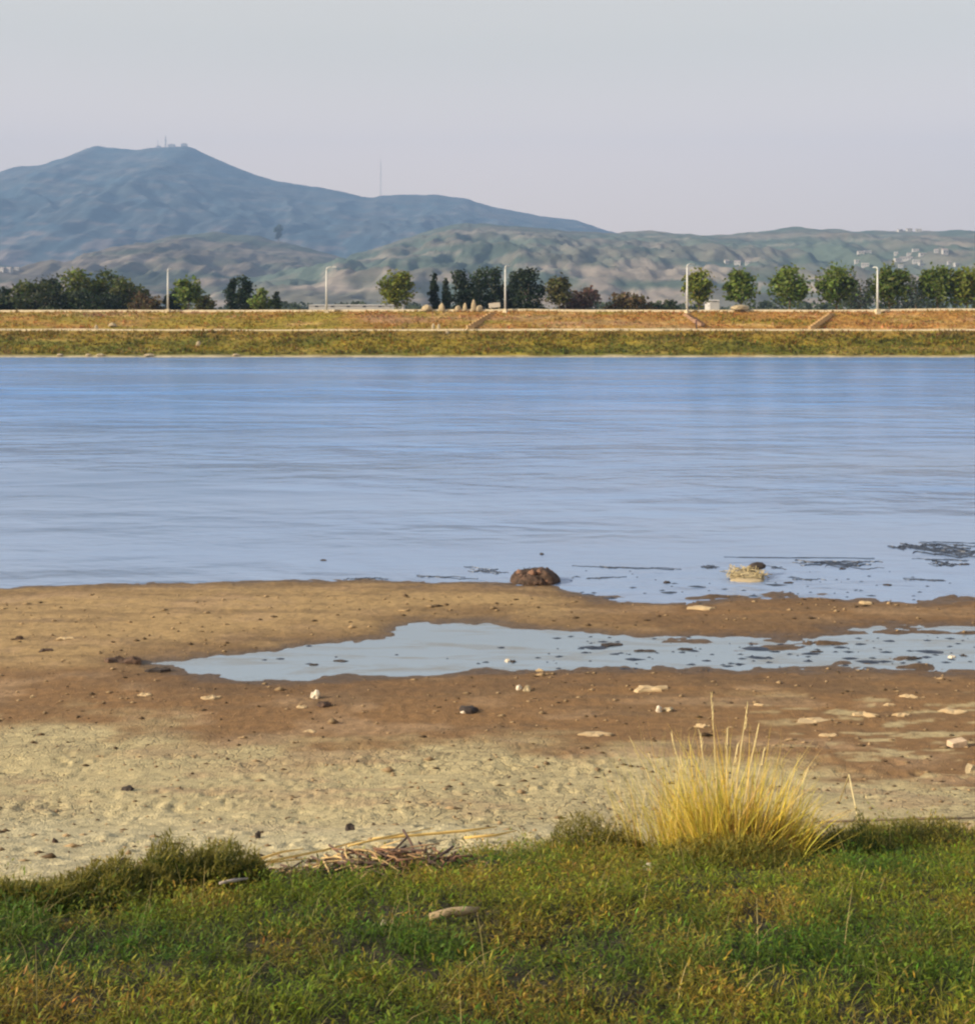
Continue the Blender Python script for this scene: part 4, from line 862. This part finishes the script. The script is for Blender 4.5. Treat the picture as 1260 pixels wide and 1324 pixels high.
dbl = [
 (840, 893, 56, 9, M_rub, 'largest cream scrap lying flat on the brown mud left of the tuft', 'scrap', 'cream_scrap'), (272, 903, 32, 5, M_rub, 'long cream scrap on the brown mud below the puddle tip', 'scrap', 'cream_scrap'), (187, 900, 22, 5, M_rub, 'faint pale scrap left of the long cream one', 'scrap', 'cream_scrap'),
 (408, 903, 13, 10, M_wht, 'white lump on the mud below the puddle', 'litter', 'white_litter'), (417, 914, 18, 6, M_mound, 'small brown clod just below the white lump', 'clod', 'mud_clod'), (390, 916, 18, 4, M_rub, 'thin pale scrap left of the small brown clod', 'scrap', 'cream_scrap'),
 (671, 893, 8, 7, M_wht, 'small white bit left of its twin on the mud', 'litter', 'white_litter'), (681, 894, 10, 6, M_stone, 'small tan stone right beside the small white bit', 'stone', 'pebble'), (698, 868, 14, 5, M_rub, 'cream bit right at the puddle edge', 'scrap', 'cream_scrap'),
 (606, 921, 24, 8, M_drk, 'black rag lying on the brown mud', 'rag', 'dark_rag'), (601, 922, 11, 4, M_wht, 'white bit at the near side of the black rag', 'litter', 'white_litter'),
 (851, 921, 9, 9, M_wht, 'upright white bit below the largest cream scrap', 'litter', 'white_litter'), (863, 920, 14, 5, M_stone, 'tan pebble right of the upright white bit', 'stone', 'pebble'),
 (981, 913, 14, 4, M_rub, 'cream chip right of the tuft stalks', 'scrap', 'cream_scrap'), (908, 940, 26, 6, M_rub, 'wide cream chip behind the tuft', 'scrap', 'cream_scrap'), (770, 950, 50, 4, M_rub, 'long thin cream streak left of the tuft', 'scrap', 'cream_scrap'),
 (1255, 1000, 14, 12, M_stone, 'yellowish stone cut by the right edge', 'stone', 'pebble'), (1070, 952, 28, 5, M_rub, 'cream scrap right of the tuft on the brown mud', 'scrap', 'cream_scrap'),
 (1117, 926, 40, 7, M_rub, 'wide cream scrap at right in the scatter', 'scrap', 'cream_scrap'), (1165, 926, 26, 6, M_rub, 'cream scrap right of the wide one', 'scrap', 'cream_scrap'), (1175, 902, 26, 5, M_rub, 'highest cream scrap at right under the puddle', 'scrap', 'cream_scrap'), (1232, 922, 40, 5, M_rub, 'long cream scrap near the right edge above the block', 'scrap', 'cream_scrap'), (1150, 913, 18, 4, M_rub, 'little cream scrap left of the highest one', 'scrap', 'cream_scrap'), (1050, 933, 60, 4, M_rub, 'flat cream crust right of the tuft tips', 'scrap', 'cream_scrap'),
 (840, 1126, 24, 7, M_wht, 'pale flat stone in the weeds left of the tuft foot', 'stone', 'pale_stone'), (496, 1196, 8, 6, M_wht, 'small white pebble in the weeds left of the log', 'stone', 'pale_stone'),
 (42, 903, 8, 5, M_rub, 'small cream bit at the far left of the brown mud', 'scrap', 'cream_scrap'), (400, 947, 24, 4, M_rub, 'pale chip on the mud above the khaki patch', 'scrap', 'cream_scrap'), (905, 787, 44, 5, M_rub, 'pale straw streak on the spit right of the mound', 'scrap', 'cream_scrap'), (1118, 781, 24, 5, M_rub, 'pale straw streak on the spit at right', 'scrap', 'cream_scrap'), (85, 827, 28, 5, M_rub, 'pale crust on the tan mud left of the puddle tip', 'scrap', 'cream_scrap'),
 (24, 827, 14, 8, M_mound, 'brown clod on the tan mud at the left edge', 'clod', 'mud_clod'), (60, 842, 26, 5, M_mound, 'flat brown clod right of the left edge one', 'clod', 'mud_clod'), (163, 857, 60, 14, M_mound, 'dark brown weedy lump at the tip of the puddle', 'clod', 'mud_clod'), (205, 868, 36, 8, M_drk, 'black weed at the tip of the puddle', 'weed', 'black_weed'),
 (160, 1118, 12, 8, M_drk, 'black clod on the khaki mud near the left weeds', 'clod', 'mud_clod'), (333, 1084, 8, 9, M_drk, 'black clod on the khaki mud above the weed clump', 'clod', 'mud_clod'), (71, 1090, 8, 6, M_mound, 'dark clod on the khaki mud at left', 'clod', 'mud_clod'), (165, 1022, 16, 6, M_drk, 'dark clod alone on the khaki mud', 'clod', 'mud_clod'), (452, 1074, 14, 8, M_drk, 'dark twiggy clod above the golden reeds', 'clod', 'mud_clod'),
]
for i, q in enumerate(dbl): debris(*q, seed=40+i, sub=3 if q[2] > 20 else 2, rough=.6)
x, d, z = near(1237, 966); s = d/F; o = MB().box((0, 0, 0), (24*s, 13*s, 11*s), rz=.25, taper=.93).build('pale_block', simple('block_clay', (.50, .37, .24), .9, .25, 14, .5)); o.location = (x, d, z+3*s)
bv = o.modifiers.new('worn_edges', 'BEVEL'); bv.width = .012; bv.segments = 2; o.rotation_euler = (.06, -.08, 0); tag(o, 'pale brick shaped block near the right edge', 'block')
def waterbit(px, py, w, h, m, lab, cat, name, seed):
    d = EYE*F/(py-HY); x = (px-HX)/F*d; s = d/F; return flake(name, (x, d, 0), w*1.15*s, max(h*s*1.6, w*s*.45), h*s*.45, m, lab, cat, seed)
b_ = waterbit(656, 855, 8, 7, M_wht, 'white floating litter in the puddle', 'litter', 'white_litter', 3); waterbit(663, 856, 7, 6, M_drk, 'dark bit touching the white litter in the puddle', 'litter', 'dark_litter', 4)
for i, (px, py, w, h, lab) in enumerate([(418, 725, 9, 4, 'dark snag poking out of the lake at left'), (700, 717, 5, 5, 'tiny dark twig above the water near the mound'), (862, 754, 9, 6, 'dark stone in the shallows left of the straw heap'), (1088, 736, 9, 4, 'dark stone in the shallows right of the straw heap'), (1020, 754, 16, 4, 'dark weed beside the straw heap'), (945, 743, 6, 4, 'dark bit left of the straw heap'), (1180, 852, 26, 6, 'ring shaped dark mud clot in the puddle at right'), (1245, 848, 10, 5, 'dark clot in the puddle at the right edge'), (440, 855, 20, 4, 'dark mud islet in the left arm of the puddle'), (405, 860, 14, 4, 'small mud islet left of the other in the puddle'), (1055, 843, 18, 4, 'dark weed in the middle of the right puddle'), (885, 840, 22, 5, 'dark weed in the puddle before the straw tuft'), (790, 834, 40, 6, 'wide weedy patch in the puddle right of the white litter'), (835, 842, 30, 5, 'weedy patch right of the wide one in the puddle'), (1245, 730, 16, 4, 'dark clot in the lake at right'), (1148, 757, 12, 5, 'dark weed in the shallows at right')]):
    waterbit(px, py, w, h, M_drk, lab, 'weed' if 'weed' in lab else 'snag', 'water_weed' if 'weed' in lab else 'dark_snag', 60+i)
waterbit(1230, 850, 12, 6, M_wht, 'white bit floating in the puddle at right', 'litter', 'white_litter', 99)
def streak(x0, y0, x1, y1, thick, lab, seed):     # lake ripple: its dark tone is added as ragged ribbons side by side
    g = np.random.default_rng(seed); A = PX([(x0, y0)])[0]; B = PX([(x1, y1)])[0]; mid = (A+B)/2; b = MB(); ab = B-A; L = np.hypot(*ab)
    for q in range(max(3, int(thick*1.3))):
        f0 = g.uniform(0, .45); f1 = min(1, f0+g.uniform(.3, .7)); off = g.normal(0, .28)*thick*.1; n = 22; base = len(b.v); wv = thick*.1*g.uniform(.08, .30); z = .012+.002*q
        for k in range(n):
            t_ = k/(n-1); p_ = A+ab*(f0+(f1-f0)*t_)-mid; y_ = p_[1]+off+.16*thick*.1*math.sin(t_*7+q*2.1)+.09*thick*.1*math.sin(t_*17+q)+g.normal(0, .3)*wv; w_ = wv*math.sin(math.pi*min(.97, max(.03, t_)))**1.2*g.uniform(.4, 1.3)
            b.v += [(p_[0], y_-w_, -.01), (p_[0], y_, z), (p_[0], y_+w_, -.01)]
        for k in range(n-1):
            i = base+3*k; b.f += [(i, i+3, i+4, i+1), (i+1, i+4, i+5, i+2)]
    o = b.build('ripple_ribbon', M_ripple_weed); o.location = (mid[0], mid[1], 0); return tag(o, lab, 'water ripple')
M_ripple_weed = simple('ripple_and_weed', (.022, .030, .048), .45, .3, 4, 0)  # painted dark of the ripples, shared with the weed flecks
for i, q in enumerate([(1143, 707, 1300, 717, 10, 'broadest dark weed strand on the lake at the right edge'), (1170, 701, 1300, 704, 2.5, 'thin dark strand above the broadest one at the right edge'), (1015, 727, 1145, 730, 6.5, 'long dark weed strand right of the straw heap'), (1196, 728, 1262, 731, 6, 'short dark strand near the right edge below the broadest one'),  # every strand in this list is a lake ripple, added as dark ribbons
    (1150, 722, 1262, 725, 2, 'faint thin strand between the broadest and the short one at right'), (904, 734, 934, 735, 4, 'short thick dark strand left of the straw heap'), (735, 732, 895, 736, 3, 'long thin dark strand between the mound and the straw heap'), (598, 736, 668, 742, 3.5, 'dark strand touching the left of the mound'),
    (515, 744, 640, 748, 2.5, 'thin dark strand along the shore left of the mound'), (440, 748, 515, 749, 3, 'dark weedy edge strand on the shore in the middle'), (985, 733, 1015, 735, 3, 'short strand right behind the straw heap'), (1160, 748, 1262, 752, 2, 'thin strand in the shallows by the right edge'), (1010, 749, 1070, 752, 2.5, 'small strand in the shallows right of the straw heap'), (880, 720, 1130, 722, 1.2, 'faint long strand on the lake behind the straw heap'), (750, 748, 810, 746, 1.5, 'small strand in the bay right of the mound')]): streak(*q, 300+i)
g = np.random.default_rng(8); fb = MB()
for k in range(330):
    px, py = g.uniform(330, 1290), 0
    py = g.uniform(822, 866) if g.random() < .62 else g.uniform(738, 776)
    if (py > 800 and px < 700 and g.random() < .75) or (py < 800 and px < 730): continue
    x, d = PX([(px, py)])[0]; w = g.lognormal(-2.85, .6); n = len(fb.v); m_ = 7; ra = g.uniform(.4, 1.1, m_)
    for j in range(m_): fb.v.append((x+w*1.6*ra[j]*math.cos(j*6.283/m_), d+w*.8*ra[j]*math.sin(j*6.283/m_), -.006))
    fb.v.append((x, d, .012+w*.08)); fb.f += [(n+j, n+(j+1) % m_, n+m_) for j in range(m_)]
tag(fb.build('weed_flecks', M_ripple_weed), 'dark flecks of weed and mud speckling the shallow water', 'weed flecks', kind='stuff')
# crumbs of dried mud and straw chips, too many to count
n = 2300; d = rng.uniform(8, 25, n); x = rng.uniform(-.47, .47, n)*d; z = gz(x, d); k = (z > .02) & (d > edge_d(x)+.05); x, d, z = x[k], d[k], z[k]; n = len(x)
sz = rng.lognormal(-4.1, .45, n)*(.38+d/26); oct_ = np.array([(1, 0, 0), (0, 1, 0), (-1, 0, 0), (0, -1, 0), (0, 0, .7), (0, 0, -.5)], float)
v = oct_[None]*(sz[:, None, None])*rng.uniform(.5, 1.5, (n, 6, 1)); v[:, :, 0] *= rng.uniform(.8, 2.2, (n, 1)); v = v+np.stack([x, d, z+sz*.2], 1)[:, None]
f = np.array([(0, 1, 4), (1, 2, 4), (2, 3, 4), (3, 0, 4), (1, 0, 5), (2, 1, 5), (3, 2, 5), (0, 3, 5)]); Fc = (np.arange(n)[:, None, None]*6+f[None]).reshape(-1, 3)
cl = np.where((rng.random(n) < .62)[:, None], np.array((.40, .28, .15)), np.array((.13, .085, .045)))*rng.uniform(.6, 1.2, (n, 1))
tag(mesh_np('mud_crumbs', v.reshape(-1, 3), Fc, M_dry, col=np.repeat(cl, 6, 0), smooth=False), 'crumbs of dried mud and straw scattered over the flat', 'crumbs', kind='stuff')

# ------------------------------------------------------------------ haze
hb = MB().box((0, 3690, 590), (13000, 8000, 1196)); m = bpy.data.materials.new('haze'); m.use_nodes = True; t = m.node_tree
t.nodes.remove(t.nodes['Principled BSDF']); pv = t.nodes.new('ShaderNodeVolumePrincipled'); pv.inputs['Density'].default_value = HAZE_DENSITY; pv.inputs['Color'].default_value = (*HAZE_COLOR, 1)
t.links.new(pv.outputs[0], t.nodes['Material Output'].inputs['Volume'])
tag(hb.build('haze', m), 'thin blue haze', kind='stuff')
